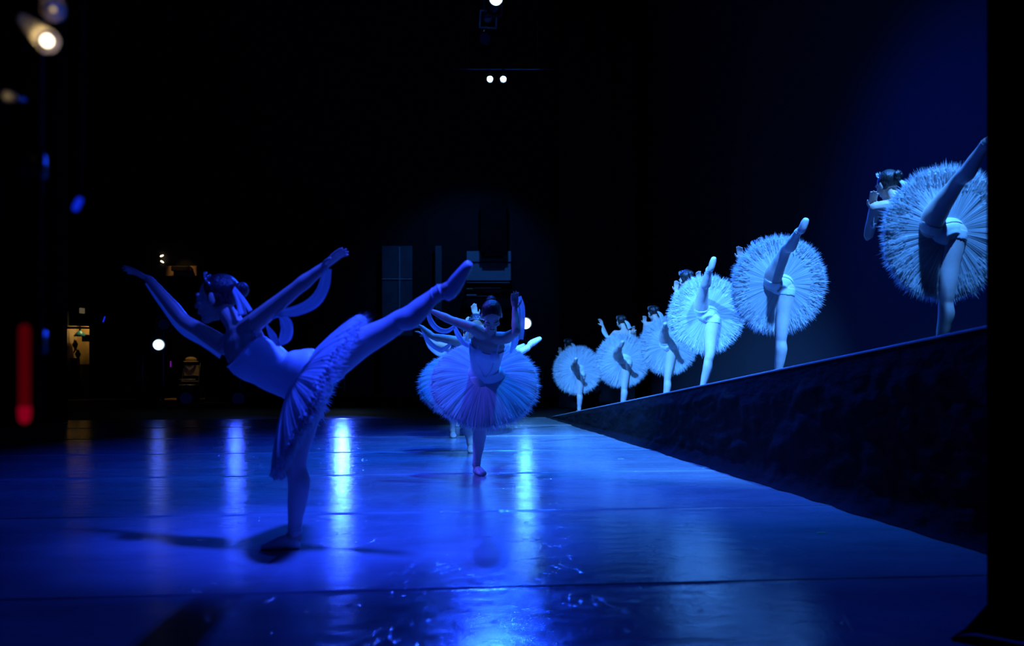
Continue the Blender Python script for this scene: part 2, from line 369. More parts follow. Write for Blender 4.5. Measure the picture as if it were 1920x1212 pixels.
curtain(-16.5, -7.08, 14.4, 14.4, 11, 0.07, 1.8, 0, 'wide black leg curtain closing off the far left of the stage', seed=9)
# ---------------------------------------------------------------- dancers
UP = V((0,0,1))
def hand(mb, wr, d, n, sc=1.0, curl=0.35, spread=0.12, fr=1.0, flip=1):
    d = d.normalized(); n = (n - d*d.dot(n)).normalized(); s = d.cross(n)*flip
    k = sc
    rings = []
    for t, wdt, th in ((-0.01, 0.021, 0.018), (0.02, 0.026, 0.016), (0.05, 0.035, 0.014), (0.078, 0.037, 0.012), (0.092, 0.032, 0.009)):
        c = wr + d*t*k; rings.append([c + s*wdt*k*math.cos(a) + n*th*k*math.sin(a) for a in [2*math.pi*j/12 for j in range(12)]])
    mb.rings(rings)
    for i, (so, ln) in enumerate(((-0.028, 0.070), (-0.0095, 0.080), (0.0095, 0.075), (0.028, 0.058))):
        base = wr + d*0.070*k + s*so*k; ang = -spread*(i-1.5)/1.5*-1; c_ = curl*(0.7+0.25*i)
        dd = (d*math.cos(ang) + s*math.sin(ang)).normalized(); p = [base, base + dd*0.02*k]; a = 0.0
        for q, f_ in ((0.45, 0.5), (0.33, 1.0), (0.25, 1.4)):
            a = c_*f_; p.append(p[-1] + (dd*math.cos(a) + n*math.sin(a))*ln*q*k)
        mb.tube(p, [0.0088*k*fr, 0.0088*k*fr, 0.0082*k*fr, 0.0075*k*fr, 0.0062*k*fr], 8, 2, round_ends=True)
    b = wr + d*0.018*k - s*0.020*k; t1 = b + (d*0.62 - s*0.62 + n*0.35).normalized()*0.038*k; t2 = t1 + (d*0.85 - s*0.35 + n*0.35).normalized()*0.030*k
    mb.tube([b, t1, t2, t2 + (d - s*0.1 + n*0.3).normalized()*0.016*k], [0.013*k, 0.0105*k*fr, 0.009*k*fr, 0.007*k*fr], 8, 2, round_ends=True)
def leg_pts(hip, kne, ank, bend, k=1.0):
    """points and radii along a leg; bend = unit vector pointing to the front of the knee"""
    th = kne - hip; sh = ank - kne; b = bend
    P = [hip, hip + th*0.25 + b*0.012*k, hip + th*0.6 + b*0.010*k, kne, kne + sh*0.12, kne + sh*0.30 - b*0.016*k, kne + sh*0.55 - b*0.010*k, kne + sh*0.85, ank]
    R = [0.086*k, 0.083*k, 0.066*k, 0.051*k, 0.049*k, 0.0545*k, 0.047*k, 0.033*k, 0.033*k]
    return P, R
def foot_rings(ank, heel, toe, up, k=1.0, infl=0.0, pointed=False):
    d = (toe-heel).normalized(); s = d.cross(up).normalized(); u = s.cross(d).normalized(); L = (toe-heel).length
    prof = [(-0.02, .012, .012, .012), (0.0, .024, .022, .024), (0.10, .031, .032, .034), (0.30, .030, .036, .040), (0.5, .033, .032, .034), (0.72, .039, .022, .024), (0.88, .036, .016, .018), (0.97, .027, .012, .013), (1.01, .012, .006, .008)]
    if pointed: prof = [(-0.02, .010, .010, .010), (0.0, .022, .020, .02), (0.10, .029, .030, .03), (0.30, .030, .036, .034), (0.5, .032, .033, .03), (0.72, .033, .026, .025), (0.88, .028, .021, .021), (0.97, .023, .017, .017), (1.01, .015, .012, .012)]
    rs = []
    for t, wdt, h, zc in prof:
        c = heel + d*t*L + u*(0 if pointed else (zc-0.024)*k*0.9)
        rs.append([c + s*(wdt*k+infl)*math.cos(a) + u*(h*k+infl)*math.sin(a) for a in [2*math.pi*j/14 for j in range(14)]])
    return rs
def head_parts(c, f, u, k, face=True):
    f = (f - u*u.dot(f)).normalized(); s = f.cross(u); ax = (s, f, u)
    mb = MB(); A = lambda ds, df, du: c + s*ds*k + f*df*k + u*du*k
    mb.ell(A(0, -0.014, 0.022), ax, (0.073*k, 0.091*k, 0.084*k), 22, 14)
    mb.ell(A(0, 0.026, -0.038), ax, (0.056*k, 0.060*k, 0.066*k), 18, 12)
    mb.ell(A(0, 0.052, -0.092), ax, (0.026*k, 0.024*k, 0.020*k))
    mb.ell(A(0, 0.020, -0.075), ax, (0.045*k, 0.045*k, 0.028*k))
    for q in (-1, 1):
        mb.ell(A(q*0.036, 0.052, -0.030), ax, (0.026*k, 0.024*k, 0.026*k))
        mb.ell(A(q*0.030, 0.069, 0.016), ax, (0.026*k, 0.012*k, 0.014*k)); mb.ell(A(q*0.030, 0.064, -0.004), ax, (0.020*k, 0.012*k, 0.016*k))
        mb.ell(A(q*0.075, -0.006, -0.012), ax, (0.009*k, 0.018*k, 0.031*k))
        mb.ell(A(q*0.012, 0.088, -0.032), ax, (0.009*k, 0.012*k, 0.008*k))
    mb.tube([A(0, 0.078, 0.012), A(0, 0.086, -0.010), A(0, 0.096, -0.028)], [0.009*k, 0.010*k, 0.011*k], 8, 3, round_ends=True)
    mb.ell(A(0, 0.080, -0.058), ax, (0.024*k, 0.012*k, 0.012*k))
    return mb, ax, A
def dancer(sp):
    """one ballet dancer built as a continuous body with costume parts; sp gives joints as world points"""
    k = sp.get('k', 1.0); root = empty('person', sp['root'], sp['label'], 'person', sp['group']); org = sp['root']; vx = sp['voxel']
    pel, wai, che, nec, hd = sp['pelvis'], sp['waist'], sp['chest'], sp['neck'], sp['head']
    hv = sp.get('hipvec') or (sp['legs'][0][0] - sp['legs'][1][0]); sv = sp['arms'][0][0] - sp['arms'][1][0]
    sv = sv.normalized(); hv = hv.normalized()
    if sv.dot(hv) < 0: hv = -hv
    def torso_rings(infl=0.0, t0=0, t1=99, dens=3):
        spine = [pel + (pel-wai).normalized()*0.10*k, pel + (pel-wai).normalized()*0.05*k, pel, pel.lerp(wai, .6), wai, wai.lerp(che, .5), che, che.lerp(nec, .42), che.lerp(nec, .72), nec]
        wd_ = [.06, .125, .160, .140, .116, .128, .140, .150, .120, .050]; dp = [.05, .095, .108, .094, .082, .092, .100, .085, .062, .045]
        P = []; out = []
        Pm, Wd = spline(spine, wd_, dens); _, Dp = spline(spine, dp, dens)
        for i, p in enumerate(Pm):
            q = i/(len(Pm)-1); sd = hv.lerp(sv, min(1, max(0, (q-0.25)/0.4)))
            t = (Pm[min(i+1, len(Pm)-1)] - Pm[max(i-1, 0)]).normalized(); sd = (sd - t*t.dot(sd)).normalized(); fr = t.cross(sd)
            if t0 <= i <= t1:
                out.append((p, sd, fr, Wd[i]*k+infl, Dp[i]*k+infl, t))
        return out
    def ringset(rs, n=26): return [[p + s_*a*math.cos(x) + f_*b*math.sin(x) for x in [2*math.pi*j/n for j in range(n)]] for (p, s_, f_, a, b, t) in rs]
    mb = MB(); tr = torso_rings(); mb.rings(ringset(tr))
    front = sp['front']
    hm, hax, A = head_parts(hd, sp['face'], sp['headup'], k*sp.get('hk', 1.03)); kh = k*sp.get('hk', 1.03); mb.v, mb.f = mb.v, mb.f; mb.add(hm.v, hm.f)
    mb.tube([che.lerp(nec, .7), nec, nec.lerp(hd, .5), hd - hax[2]*0.02*k - hax[1]*0.015*k], [.062*k, .050*k, .046*k, .048*k], 14, 3)
    if sp.get('bust', True):
        for q in (-1, 1): mb.ell(che + sv*q*0.062*k + front*0.058*k - (nec-che).normalized()*0.005*k, (sv, front, sv.cross(front)), (.055*k, .048*k, .055*k))
    for (sh, el, wr, tip, pn, fl_) in sp['arms']:
        mid = che.lerp(nec, .62)
        mb.tube([mid, mid.lerp(sh, .65), sh], [.055*k, .056*k, .050*k], 12, 3, round_ends=True)
        mb.tube([sh, sh.lerp(el, .3), sh.lerp(el, .7), el, el.lerp(wr, .28), el.lerp(wr, .7), wr], [.050*k, .046*k, .039*k, .035*k, .037*k, .028*k, .0225*k], 14, 4, round_ends=True)
        hand(mb, wr, tip - wr, pn, k*.88, fr=sp.get('fr', 1.0), flip=fl_, curl=sp.get('curl', 0.35), spread=sp.get('spread', .06))
    tights = MB(); shoes = []
    for (hip, kne, ank, heel, toe, fup, bend, pointed) in sp['legs']:
        P, R = leg_pts(hip, kne, ank, bend, k)
        mb.tube(P, R, 18, 4, round_ends=True)
        mb.rings(foot_rings(ank, heel, toe, fup, k, 0, pointed)); mb.ball(ank.lerp(heel, .35), .030*k)
        mid = heel.lerp(toe, .35); mb.tube([ank, ank.lerp(mid, .6), mid], [.031*k, .033*k, .032*k], 12, 3, round_ends=True)
        tights.tube(P, [r + 0.0035*k for r in R], 22, 5, round_ends=True)
        shoes.append((foot_rings(ank, heel, toe, fup, k, 0.004, pointed), ank, heel, toe, pointed, (ank - kne).normalized()))
    remesh(mb, vx, 'body', M_skin, root, org)
    tights.build('tights', M_tights, root, True, org=org)
    for (rs, ank, heel, toe, pointed, ax_) in shoes:
        sb = MB(); sb.rings(rs)
        so = sb.build('ballet_shoe', M_shoe, root, True, org=org)
        rb = MB()
        for q in (0.0, 0.030): rb.tube([ank - ax_*(q*k) + (ax_.orthogonal().normalized()*math.cos(a) + ax_.cross(ax_.orthogonal().normalized())*math.sin(a))*0.0365*k + ax_*0.010*math.sin(a+q*60) for a in np.linspace(0, 2*math.pi, 19)], [0.0026*k]*19, 6, 1)
        rb.build('ribbon', M_shoe, so, True, org=org)
    # briefs over the hips
    br = MB(); br.rings(ringset(torso_rings(0.006*k, 0, 7)))
    for (hip, kne, ank, *_r) in sp['legs']:
        d = (kne-hip).normalized(); br.tube([hip - d*0.02*k, hip + d*0.028*k, hip + d*0.055*k], [.089*k, .0905*k, .0890*k], 22, 3)
    remesh(br, max(vx, 0.007), 'briefs', M_satin, root, org, 3)
    bo = torso_rings(0.010*k, 5, sp.get('top', 20)); rr = ringset(bo, 40)
    top = rr[-1]; fr_dir = front
    for j in range(len(rr)):                    # neckline dips at the front and back
        qj = j/(len(rr)-1)
        for i in range(40):
            if qj > 0.75:
                t = bo[j][5]; a = 2*math.pi*i/40; dip = 0.045*k*(abs(math.sin(a))**1.5)*(qj-0.75)/0.25
                rr[j][i] = rr[j][i] - t*dip
    bod = MB(); bod.rings(rr, False)
    inner = [p.lerp(bo[-1][0], 0.12) - bo[-1][5]*0.01 for p in rr[-1]]; bod.rings([rr[-1], inner], False)
    if sp.get('bust', True):
        for q in (-1, 1): bod.ell(che + sv*q*0.062*k + front*0.060*k - (nec-che).normalized()*0.006*k, (sv, front, sv.cross(front)), (.061*k, .053*k, .058*k))
    bo_o = bod.build('bodice', M_satin, root, True, org=org)
    tb = MB(); tb.tube(rr[-1] + [rr[-1][0]], [0.0045*k]*41, 6, 1); tb.build('neckline_trim', M_trim, bo_o, True, org=org)
    for q in (-1, 1):
        p0 = che.lerp(nec, .16) + sv*q*.080*k + front*.092*k; p1 = nec + sv*q*.085*k + (che-nec).normalized()*0.03*k; p2 = che.lerp(nec, .12) + sv*q*.085*k - front*.085*k
        p1 = p1 + (nec-che).normalized()*0.012
        MB().tube([p0, p0.lerp(p1, .6)+front*.02*k, p1, p2.lerp(p1, .6)-front*.02*k, p2], [0.0045*k]*5, 6, 4, flat=1.6, side=sv).build('strap', M_satin, bo_o, True, org=org)
    if sp.get('seams'):
        cn = che + front*0.108*k
        ws = wai.lerp(pel, .5) + front*0.098*k
        for pts in ([cn + sv*.075*k + (nec-che).normalized()*.02*k - front*.01, cn.lerp(ws, .5)+sv*.055*k, ws + sv*0.004*k], [cn - sv*.075*k + (nec-che).normalized()*.02*k - front*.01, cn.lerp(ws, .5)-sv*.055*k, ws - sv*0.004*k]):
            MB().tube(pts, [0.004*k]*3, 6, 6).build('seam_braid', M_trim, bo_o, True, org=org)
    # hair with bun and tiara
    s_, f_, u_ = hax; hr = MB()
    hr.ell(A(0, -0.024, 0.030), hax, (0.0790*kh, 0.0900*kh, 0.0845*kh), 28, 18)
    for q in (-1, 1): hr.ell(A(q*0.050, -0.020, 0.0), hax, (0.030*kh, 0.045*kh, 0.045*kh))
    ho = hr.build('hair', M_hair, root, True, org=org)
    bn = MB(); bn.ell(A(0, -0.118, 0.030), hax, (0.036*kh, 0.026*kh, 0.036*kh))
    for j in range(3): bn.tube([A(0.026*math.cos(a)*(1-j*.28), -0.132-0.006*j, 0.030+0.026*math.sin(a)*(1-j*.28)) for a in np.linspace(0, 2*math.pi, 15)], [0.010*kh]*15, 7, 1)
    bn.build('hair_bun', M_hair, ho, True, org=org)
    if sp.get('tiara', True):
        tm = MB(); arc = [A(0.083*math.sin(a), 0.052*math.cos(a)-0.012, 0.052+0.042*math.cos(a)) for a in np.linspace(-1.5, 1.5, 15)]
        tm.tube(arc, [0.0055*kh]*15, 6, 1)
        for i, a in enumerate(np.linspace(-1.05, 1.05, 9)):
            b = A(0.083*math.sin(a), 0.052*math.cos(a)-0.012, 0.052+0.042*math.cos(a)); h = (0.030 - 0.012*abs(a))*kh
            tm.tube([b, b + u_*h*.7 + f_*.004, b + u_*h + f_*.005], [0.0045*kh, 0.003*kh, 0.0012*kh], 6, 1)
        to = tm.build('tiara', M_gem, root, True, org=org)
        for a in (-0.8, -0.4, 0, 0.4, 0.8):
            MB().ball(A(0.084*math.sin(a), 0.054*math.cos(a)-0.012, 0.056+0.042*math.cos(a)) + u_*0.022*kh*(1.2-abs(a)*.5), 0.0062*kh, 8).build('gem', M_gem, to, True, org=org)
    if sp.get('facial', False):
        for q in (-1, 1):
            eo = MB().ell(A(q*0.031, 0.0735, -0.001), hax, (0.0145*kh, 0.009*kh, 0.0095*kh), 12, 8).build('eyelid', M_skin, root, True, org=org)
            MB().tube([A(q*0.018, 0.079, -0.005), A(q*0.031, 0.0835, -0.0075), A(q*0.045, 0.077, -0.004)], [0.0014*kh, 0.0022*kh, 0.0014*kh], 6, 4).build('eyelashes', M_eye, eo, True, org=org)
            MB().tube([A(q*0.016, 0.083, 0.022), A(q*0.032, 0.083, 0.029), A(q*0.050, 0.066, 0.021)], [0.0022*kh, 0.003*kh, 0.0015*kh], 6, 4).build('eyebrow', M_hair, root, True, org=org)
        MB().ell(A(0, 0.087, -0.059), hax, (0.020*kh, 0.007*kh, 0.008*kh), 14, 8).build('lips', M_lip, root, True, org=org)
    # tutu: a small yoke and layers of pleated net
    c, nn, R = sp['tutu']; nn = nn.normalized(); ex = nn.orthogonal().normalized(); ey = nn.cross(ex)
    droop = sp.get('droop', 0.10); cone = sp.get('cone', 0.1); grav = sp.get('grav', 0.05); rot = sp.get('seed', 1)
    yk = MB(); yk.rings(ringset(torso_rings(0.0125*k, 4, 8), 36), False); yo = yk.build('tutu', M_satin, root, True, org=org)
    NL = sp.get('layers', 7); NA = int(sp.get('nang', 420)*1.25); rg = np.random.RandomState(100+rot); NCL = 130; HT = 0.35+0.65*rg.rand(NCL)
    for l in range(NL):
        q = l/(NL-1); Rl = R*(0.955 - 0.05*rg.rand()*(l > 0)); r0 = 0.095*k
        ang = np.linspace(0, 2*np.pi, NA, endpoint=False); ph = rg.rand(6)*6.28
        fr_ = [9, 19, 41, 77, 121]; rip = sum(np.sin(ang*n_ + ph[i])*a_ for i, (n_, a_) in enumerate(zip(fr_, (0.10, 0.12, 0.25, 0.45, 0.5))))
        lump = np.sin(ang*13+ph[1]+np.sin(ang*5)*2)*.5 + np.sin(ang*24+ph[3]+np.sin(ang*7)*2)*.5; low = np.sin(ang*3+ph[5])*0.5 + np.sin(ang*5+ph[0])*0.5
        jit = rg.rand(NA); cl = (ang + 0.006*rg.randn() + 0.004*np.sin(ang*23+ph[1]))/(2*np.pi)*NCL; fr2 = cl % 1.0; ht = HT[(cl.astype(int) + (l % 2)) % NCL]; edge = 1.0 - 0.085*(1-ht*(1-np.abs(2*fr2-1)**0.8)) - 0.025*jit*jit; tuft = rg.randn(NA)*0.010*k
        steps = [0, .12, .3, .5, .68, .82, .92, .965, 1.0]
        vs = []; uv = []
        for si, t in enumerate(steps):
            rad = r0 + (Rl - r0)*t
            if si >= 6: rad = r0 + (Rl*(edge if si == 8 else 1 - (1-edge)*(0.45 if si == 7 else 0.1)) - r0)*t
            z = -0.010*k*l*(1-t**1.5) - 0.002*k*l + 0.016*k*math.sin(t*2.2)*(1-q) - droop*k*(cone*t + (1-cone)*t*t) + rip*0.0016*k*(0.25+0.75*t) + low*0.016*k*t*t + lump*0.007*k*t
            if si >= 7: z = z + tuft*(1 if si == 8 else .4)
            X = np.cos(ang)*rad; Y = np.sin(ang)*rad; Z = z*np.ones(NA)
            pts = np.outer(X, np.array(ex)) + np.outer(Y, np.array(ey)) + np.outer(Z, np.array(nn)) + np.array(c)
            pts[:, 2] -= grav*k*t*t*(1+0.4*low*0.5)
            vs.append(pts); uv.append(np.stack([ang/(2*np.pi)*1.0 + l*.37, np.full(NA, t)], 1))
        vs = np.concatenate(vs); uv = np.concatenate(uv); fs = []
        for j in range(len(steps)-1):
            for i in range(NA): fs.append((j*NA+i, j*NA+(i+1) % NA, (j+1)*NA+(i+1) % NA, (j+1)*NA+i))
        NS = int(NA*2.3); a_ = rg.rand(NS)*2*np.pi; ii = (a_/(2*np.pi)*NA).astype(int) % NA; base = vs[3*NA + ii]; rim_ = vs[8*NA + ii]
        od = rim_ - base; od = od/np.linalg.norm(od, axis=1)[:, None]; tn = np.cross(od, np.array(nn)); ln = (0.030 + 0.045*rg.rand(NS)**1.5)*k
        wv_ = (0.0022 + 0.0035*rg.rand(NS))*k; sf = rg.rand(NS)**0.45; st = base + (rim_-base)*(0.85*sf)[:, None] + np.outer(rg.randn(NS)*0.004*k - 0.006*k*(l == NL-1), np.array(nn))
        tip = st + od*(ln + 0.025*k)[:, None] + tn*(rg.randn(NS)*0.010*k)[:, None] + np.outer(rg.randn(NS)*0.010*k, np.array(nn))
        m0 = len(vs); vs = np.concatenate([vs, st - tn*wv_[:, None], st + tn*wv_[:, None], tip]); uv = np.concatenate([uv] + [np.stack([a_/(2*np.pi)+l*.37, np.full(NS, tt)], 1) for tt in (.9, .9, 1.0)])
        fs += [(m0+i, m0+NS+i, m0+2*NS+i) for i in range(NS)]
        lm = MB(); lm.v = vs.tolist(); lm.f = fs; lm.uv = uv
        lm.build('tulle_layer', M_tulle, yo, True, org=org)
    return root
def ribbon(person, pts, wid, wdir, name='veil', curl=0.25, n=7, label=None):
    """gauze strip along pts; wid per point, wdir width direction per point (or one)"""
    P, W = spline([V(p) for p in pts], wid, 8); wd = [V(x) for x in (wdir if isinstance(wdir, list) else [wdir]*len(pts))]
    D = []
    for i in range(len(pts)-1):
        for q in range(8): D.append(wd[i].lerp(wd[i+1], q/8))
    D.append(wd[-1]); vs = []; fs = []; uv = []
    for i, p in enumerate(P):
        t = (P[min(i+1, len(P)-1)] - P[max(i-1, 0)]).normalized(); d = D[i] - t*t.dot(D[i]); d = d.normalized() if d.length > 1e-4 else t.orthogonal().normalized(); nr = t.cross(d)
        for j in range(n):
            q = j/(n-1)*2-1; vs.append(p + d*W[i]*q + nr*W[i]*curl*(1-q*q + 0.25*math.sin(q*9+i*.15))); uv.append((q, i/10.0))
    for i in range(len(P)-1):
        for j in range(n-1): a = i*n+j; fs.append((a, a+1, a+n+1, a+n))
    m = MB(); m.v = [tuple(v) for v in vs]; m.f = fs; m.uv = np.array(uv)
    o = m.build(name, M_veil, person, True, org=person.location)
    s = o.modifiers.new('thick', 'SOLIDIFY'); s.thickness = 0.0015
    return o
X_, Y_, Z_ = V((1,0,0)), V((0,1,0)), V((0,0,1))

# --- main dancer, nearest on the left, in arabesque facing left
Y0 = 4.63
def A0(px, py, d=0.0): return at(px, py, Y0 + d)
g = at(545, 1030, Y0); g.z = 0
ank = A0(553, 990, 0.0); ank.z = 0.085
sup = (A0(594, 716, 0.05), A0(556, 862, 0.0), ank, V((ank.x+0.022, ank.y, 0.027)), V((ank.x-0.165, ank.y-0.02, 0.025)), Z_, V((-1, -0.1, 0.2)).normalized(), False)
hipR = A0(612, 690, -0.08); knR = A0(738, 610, -0.20); anR = A0(826, 547, -0.28)
toeR = A0(880, 493, -0.36); heR = anR + V((0.015, 0.0, -0.030))
rais = (hipR, knR, anR, heR + V((0.01,0,-0.0)), toeR, (V((-0.65, 0, 0.75))).normalized(), V((-0.4, 0.2, 0.9)).normalized(), True)
pel = A0(578, 712, -0.01)
M1 = dict(root=g, label='ballet dancer nearest the viewer at left, in arabesque facing left', group=None, voxel=0.005, top=19, k=0.99, hk=1.12,
    pelvis=pel, waist=A0(530, 702, -0.01), chest=A0(466, 664, 0.0), neck=A0(440, 608, 0.02), head=A0(406, 560, 0.04),
    face=V((-0.95, 0.05, -0.22)), headup=V((-0.08, 0.05, 0.99)).normalized(), front=V((-0.35, 0.80, -0.45)).normalized(),
    hipvec=V((0.50, -0.45, 0.75)),
    arms=[(A0(480, 603, -0.10), A0(556, 541, -0.20), A0(608, 500, -0.25), A0(640, 472, -0.28), V((0.2, -0.3, -0.9)), 1),
          (A0(424, 650, 0.12), A0(345, 601, 0.20), A0(279, 524, 0.24), A0(240, 503, 0.24), V((-0.1, -0.4, -0.9)), -1)],
    legs=[rais, sup], bust=True, facial=True, seed=1, curl=0.3,
    tutu=(A0(552, 712, 0.0), V((-0.87, -0.14, 0.46)), 0.51), droop=0.15, cone=0.8, grav=0.02, layers=8, nang=560)
p1 = dancer(M1)
cm = V((0.5, -0.4, 0.6))
ribbon(p1, [A0(614, 503, -.27), A0(608, 535, -.24), A0(590, 565, -.2), A0(556, 583, -.18), A0(524, 588, -.16), A0(500, 598, -.12)], [.022, .027, .030, .026, .018, .014], [V((1,0,-.3)), V((1,0,-.4)), V((.7,0,-.8)), V((.3,0,-1)), V((.2,0,-1)), V((.2,0,-1))])
ribbon(p1, [A0(523, 588, -.16), A0(536, 606, -.15), A0(535, 632, -.13), A0(520, 648, -.13)], [.008, .030, .030, .010], V((1, 0, .1)))
ribbon(p1, [A0(500, 610, -.12), A0(511, 630, -.14), A0(522, 648, -.14)], [.006, .018, .010], V((.8, 0, .5)))
ribbon(p1, [A0(434, 536, .0), A0(447, 560, -.03), A0(455, 592, -.06)], [.012, .016, .022], V((1, 0, -.1)))
ribbon(p1, [A0(436, 538, .0), A0(455, 562, -.04), A0(470, 584, -.08)], [.010, .011, .010], V((1, 0, .4)))
ribbon(p1, [A0(276, 530, .24), A0(305, 572, .22), A0(345, 622, .2), A0(385, 645, .18), A0(415, 668, .14)], [.014, .016, .018, .020, .016], V((.5, 0, .8)))

# --- second dancer, facing the viewer in the middle; others in line behind her
def facing_dancer(Y0, label, group, foot, tut, q, voxel, k=1.0, head=None, seams=False, facial=False, seed=2, arms=None, legup=None, layers=7, nang=420, normal=None):
    """q scales pixels to this distance; all joints given relative to the supporting ankle of the nearest facing dancer"""
    fx, fy = foot; s = 7.73 / Y0
    def G(px, py, d=0.0): return at(fx + (px-896)*s, HY + (fy-HY) + (py-889)*s, Y0 + d)
    g = at(fx, fy, Y0); g.z = 0
    ank = G(893, 870); ank.z = 0.085
    sup = (G(898, 712, 0.02), G(903, 795, -0.02), ank, V((ank.x-0.008, ank.y+0.03, 0.027)), V((ank.x+0.065, ank.y-0.13, 0.025)), Z_, V((0.3, -1, 0.1)).normalized(), False)
    lu = legup or (G(926, 702, 0.10), G(952, 660, 0.43), G(968, 632, 0.76), G(975, 622, 0.93))
    rais = (lu[0], lu[1], lu[2], lu[2] + V((0.0, 0.0, 0.028)), lu[3], V((0, 0.3, -0.95)).normalized(), V((0, -0.2, -1)).normalized(), True)
    ar = arms(G) if arms else [(G(888, 616, -.26), G(846, 601, -.20), G(812, 585, -.14), G(796, 574, -.10), V((0, -.3, -1)), 1),
              (G(950, 634, -.28), G(968, 622, -.46), G(965, 580, -.40), G(965, 552, -.38), V((0.1, -1, 0)), -1)]
    sp = dict(root=g, label=label, group=group, voxel=voxel, k=k*0.98, pelvis=G(911, 703, 0.03), waist=G(909, 690, -0.02), chest=G(912, 656, -0.17),
        neck=G(920, 623, -0.24), head=G(*(head or (922, 592)), -0.33), face=V((0.05, -0.48, -0.88)), headup=V((0.0, -0.88, 0.48)).normalized(), hk=1.08,
        front=V((0.0, -0.8, -0.55)).normalized(), hipvec=V((-1, 0, 0.1)), arms=ar, legs=[sup, rais], seams=seams, facial=facial, tiara=not seams,
        tutu=(G(908, 704, 0.0), normal or V((0.03, -0.80, 0.62)), 0.50 if tut is None else tut), droop=0.05, grav=0.045, seed=seed, layers=layers, nang=nang)
    p = dancer(sp); return p, G
GB = 'dancers in the line behind the one facing the viewer'
p2, G = facing_dancer(7.73, 'ballet dancer facing the viewer, head bowed, arms raised', None, (896, 889), None, 1, 0.0055, seams=True, facial=True, seed=21)
wv = V((1, 0, 0))
ribbon(p2, [G(803, 585, -.12), G(808, 603, -.12), G(822, 618, -.12), G(838, 621, -.13), G(852, 613, -.14)], [.016, .022, .022, .020, .014], [V((1,0,.3)), V((1,0,.3)), V((.7,0,.9)), V((.2,0,1)), V((-.3,0,1))])
ribbon(p2, [G(852, 612, -.14), G(859, 628, -.12), G(868, 642, -.12), G(880, 650, -.14)], [.014, .022, .020, .016], [V((1,0,.1)), V((1,0,.5)), V((.8,0,.8)), V((.4,0,.9))])
ribbon(p2, [G(974, 556, -.36), G(978, 575, -.34), G(978, 610, -.33), G(977, 637, -.33)], [.014, .024, .026, .020], wv)
ribbon(p2, [G(972, 566, -.35), G(971, 600, -.32), G(966, 638, -.28), G(957, 662, -.24)], [.010, .024, .028, .008], wv)

def placed(Y0, fx, fy, cxy, label, seed, tutr=0.5, withleg=True, voxel=0.008, group=GB, hx=0):
    """dancer further back: joints in metres relative to the tutu centre"""
    c = at(cxy[0], cxy[1], Y0); g = at(fx, fy, Y0); g.z = 0; ank = V((g.x-0.01, Y0+0.02, 0.085))
    J = lambda x, y, z: c + V((x, y, z))
    sup = (J(-0.05, 0.03, -0.04), (c+V((-0.03, 0, -.05))).lerp(ank, .52) + V((0, -0.03, 0)), ank, V((ank.x, ank.y+0.03, 0.027)), V((ank.x+0.02, ank.y-0.145, 0.025)), Z_, V((0.1, -1, 0.1)).normalized(), False)
    kn = J(0.36, 0.22, 0.12); an = J(0.70, 0.34, 0.31); toe = an + V((0.15, 0.06, 0.11))
    rais = (J(0.07, 0.10, 0.0), kn, an, an + V((0.01, 0.02, 0.028)), toe, V((0.3, 0.3, -0.95)).normalized(), V((0.2, -0.2, -1)).normalized(), True)
    ar = [(J(-0.10, -.26, .38), J(-0.30, -.20, .42), J(-0.42, -.16, .52) if withleg else J(-.5, -.2, .5), J(-0.50, -.14, .57), V((0, -.3, -1)), 1),
          (J(0.20, -.28, .36), J(0.24, -.40, .44), J(0.16, -.34, .61), J(0.14, -.32, .70), V((0.1, -1, 0)), -1)]
    sp = dict(root=g, label=label, group=group, voxel=voxel, k=0.98, pelvis=J(.01, .03, 0.0), waist=J(0.0, -.03, .07), chest=J(0.02, -.18, .24),
        neck=J(0.10+hx*.6, -.26, .40), head=J(0.16+hx, -.34, .53), face=V((0.10, -0.88, -0.55)), headup=V((0.02, -0.5, 0.85)).normalized(),
        front=V((0.0, -0.8, -0.55)).normalized(), hipvec=V((-1, 0, 0.1)), arms=ar, legs=[sup, rais], tiara=True, fr=1.15,
        tutu=(J(0, 0, 0), V((0.03, -0.72, 0.70)), tutr), droop=0.05, grav=0.045, seed=seed, layers=6, nang=320)
    p = dancer(sp)
    w0, w1 = ar[0][2], ar[0][0]
    ribbon(p, [w0, w0.lerp(w1, .25) + V((0, 0, -.12)), w0.lerp(w1, .7) + V((0, 0, -.14)), w1 + V((0, .05, -.03))], [.018, .024, .024, .016], [V((1,0,.3)), V((.6,0,.9)), V((.1,0,1)), V((-.2,0,1))])
    w0 = ar[1][2]; ribbon(p, [w0 + V((-.02, .03, .02)), w0 + V((-.07, .04, -.16)), w0 + V((-.10, .05, -.34)), J(.08, -.12, .20)], [.016, .032, .040, .024], V((1, 0, .1)))
    return p
placed(9.67, 883, 850, (867, 706), 'dancer half hidden behind the one facing the viewer, tiara beside her bun', 31)
placed(11.6, 850, 822, (860, 707), 'third dancer in the line, only her planted foot and tutu edge showing', 41)
placed(13.6, 858, 800, (862, 702), 'fourth dancer in the line, almost wholly hidden, small foot near the back', 51, voxel=0.010)
placed(15.4, 840, 786, (853, 700), 'furthest dancer in the line, a tiny planted foot at the back of the floor', 61, voxel=0.010)

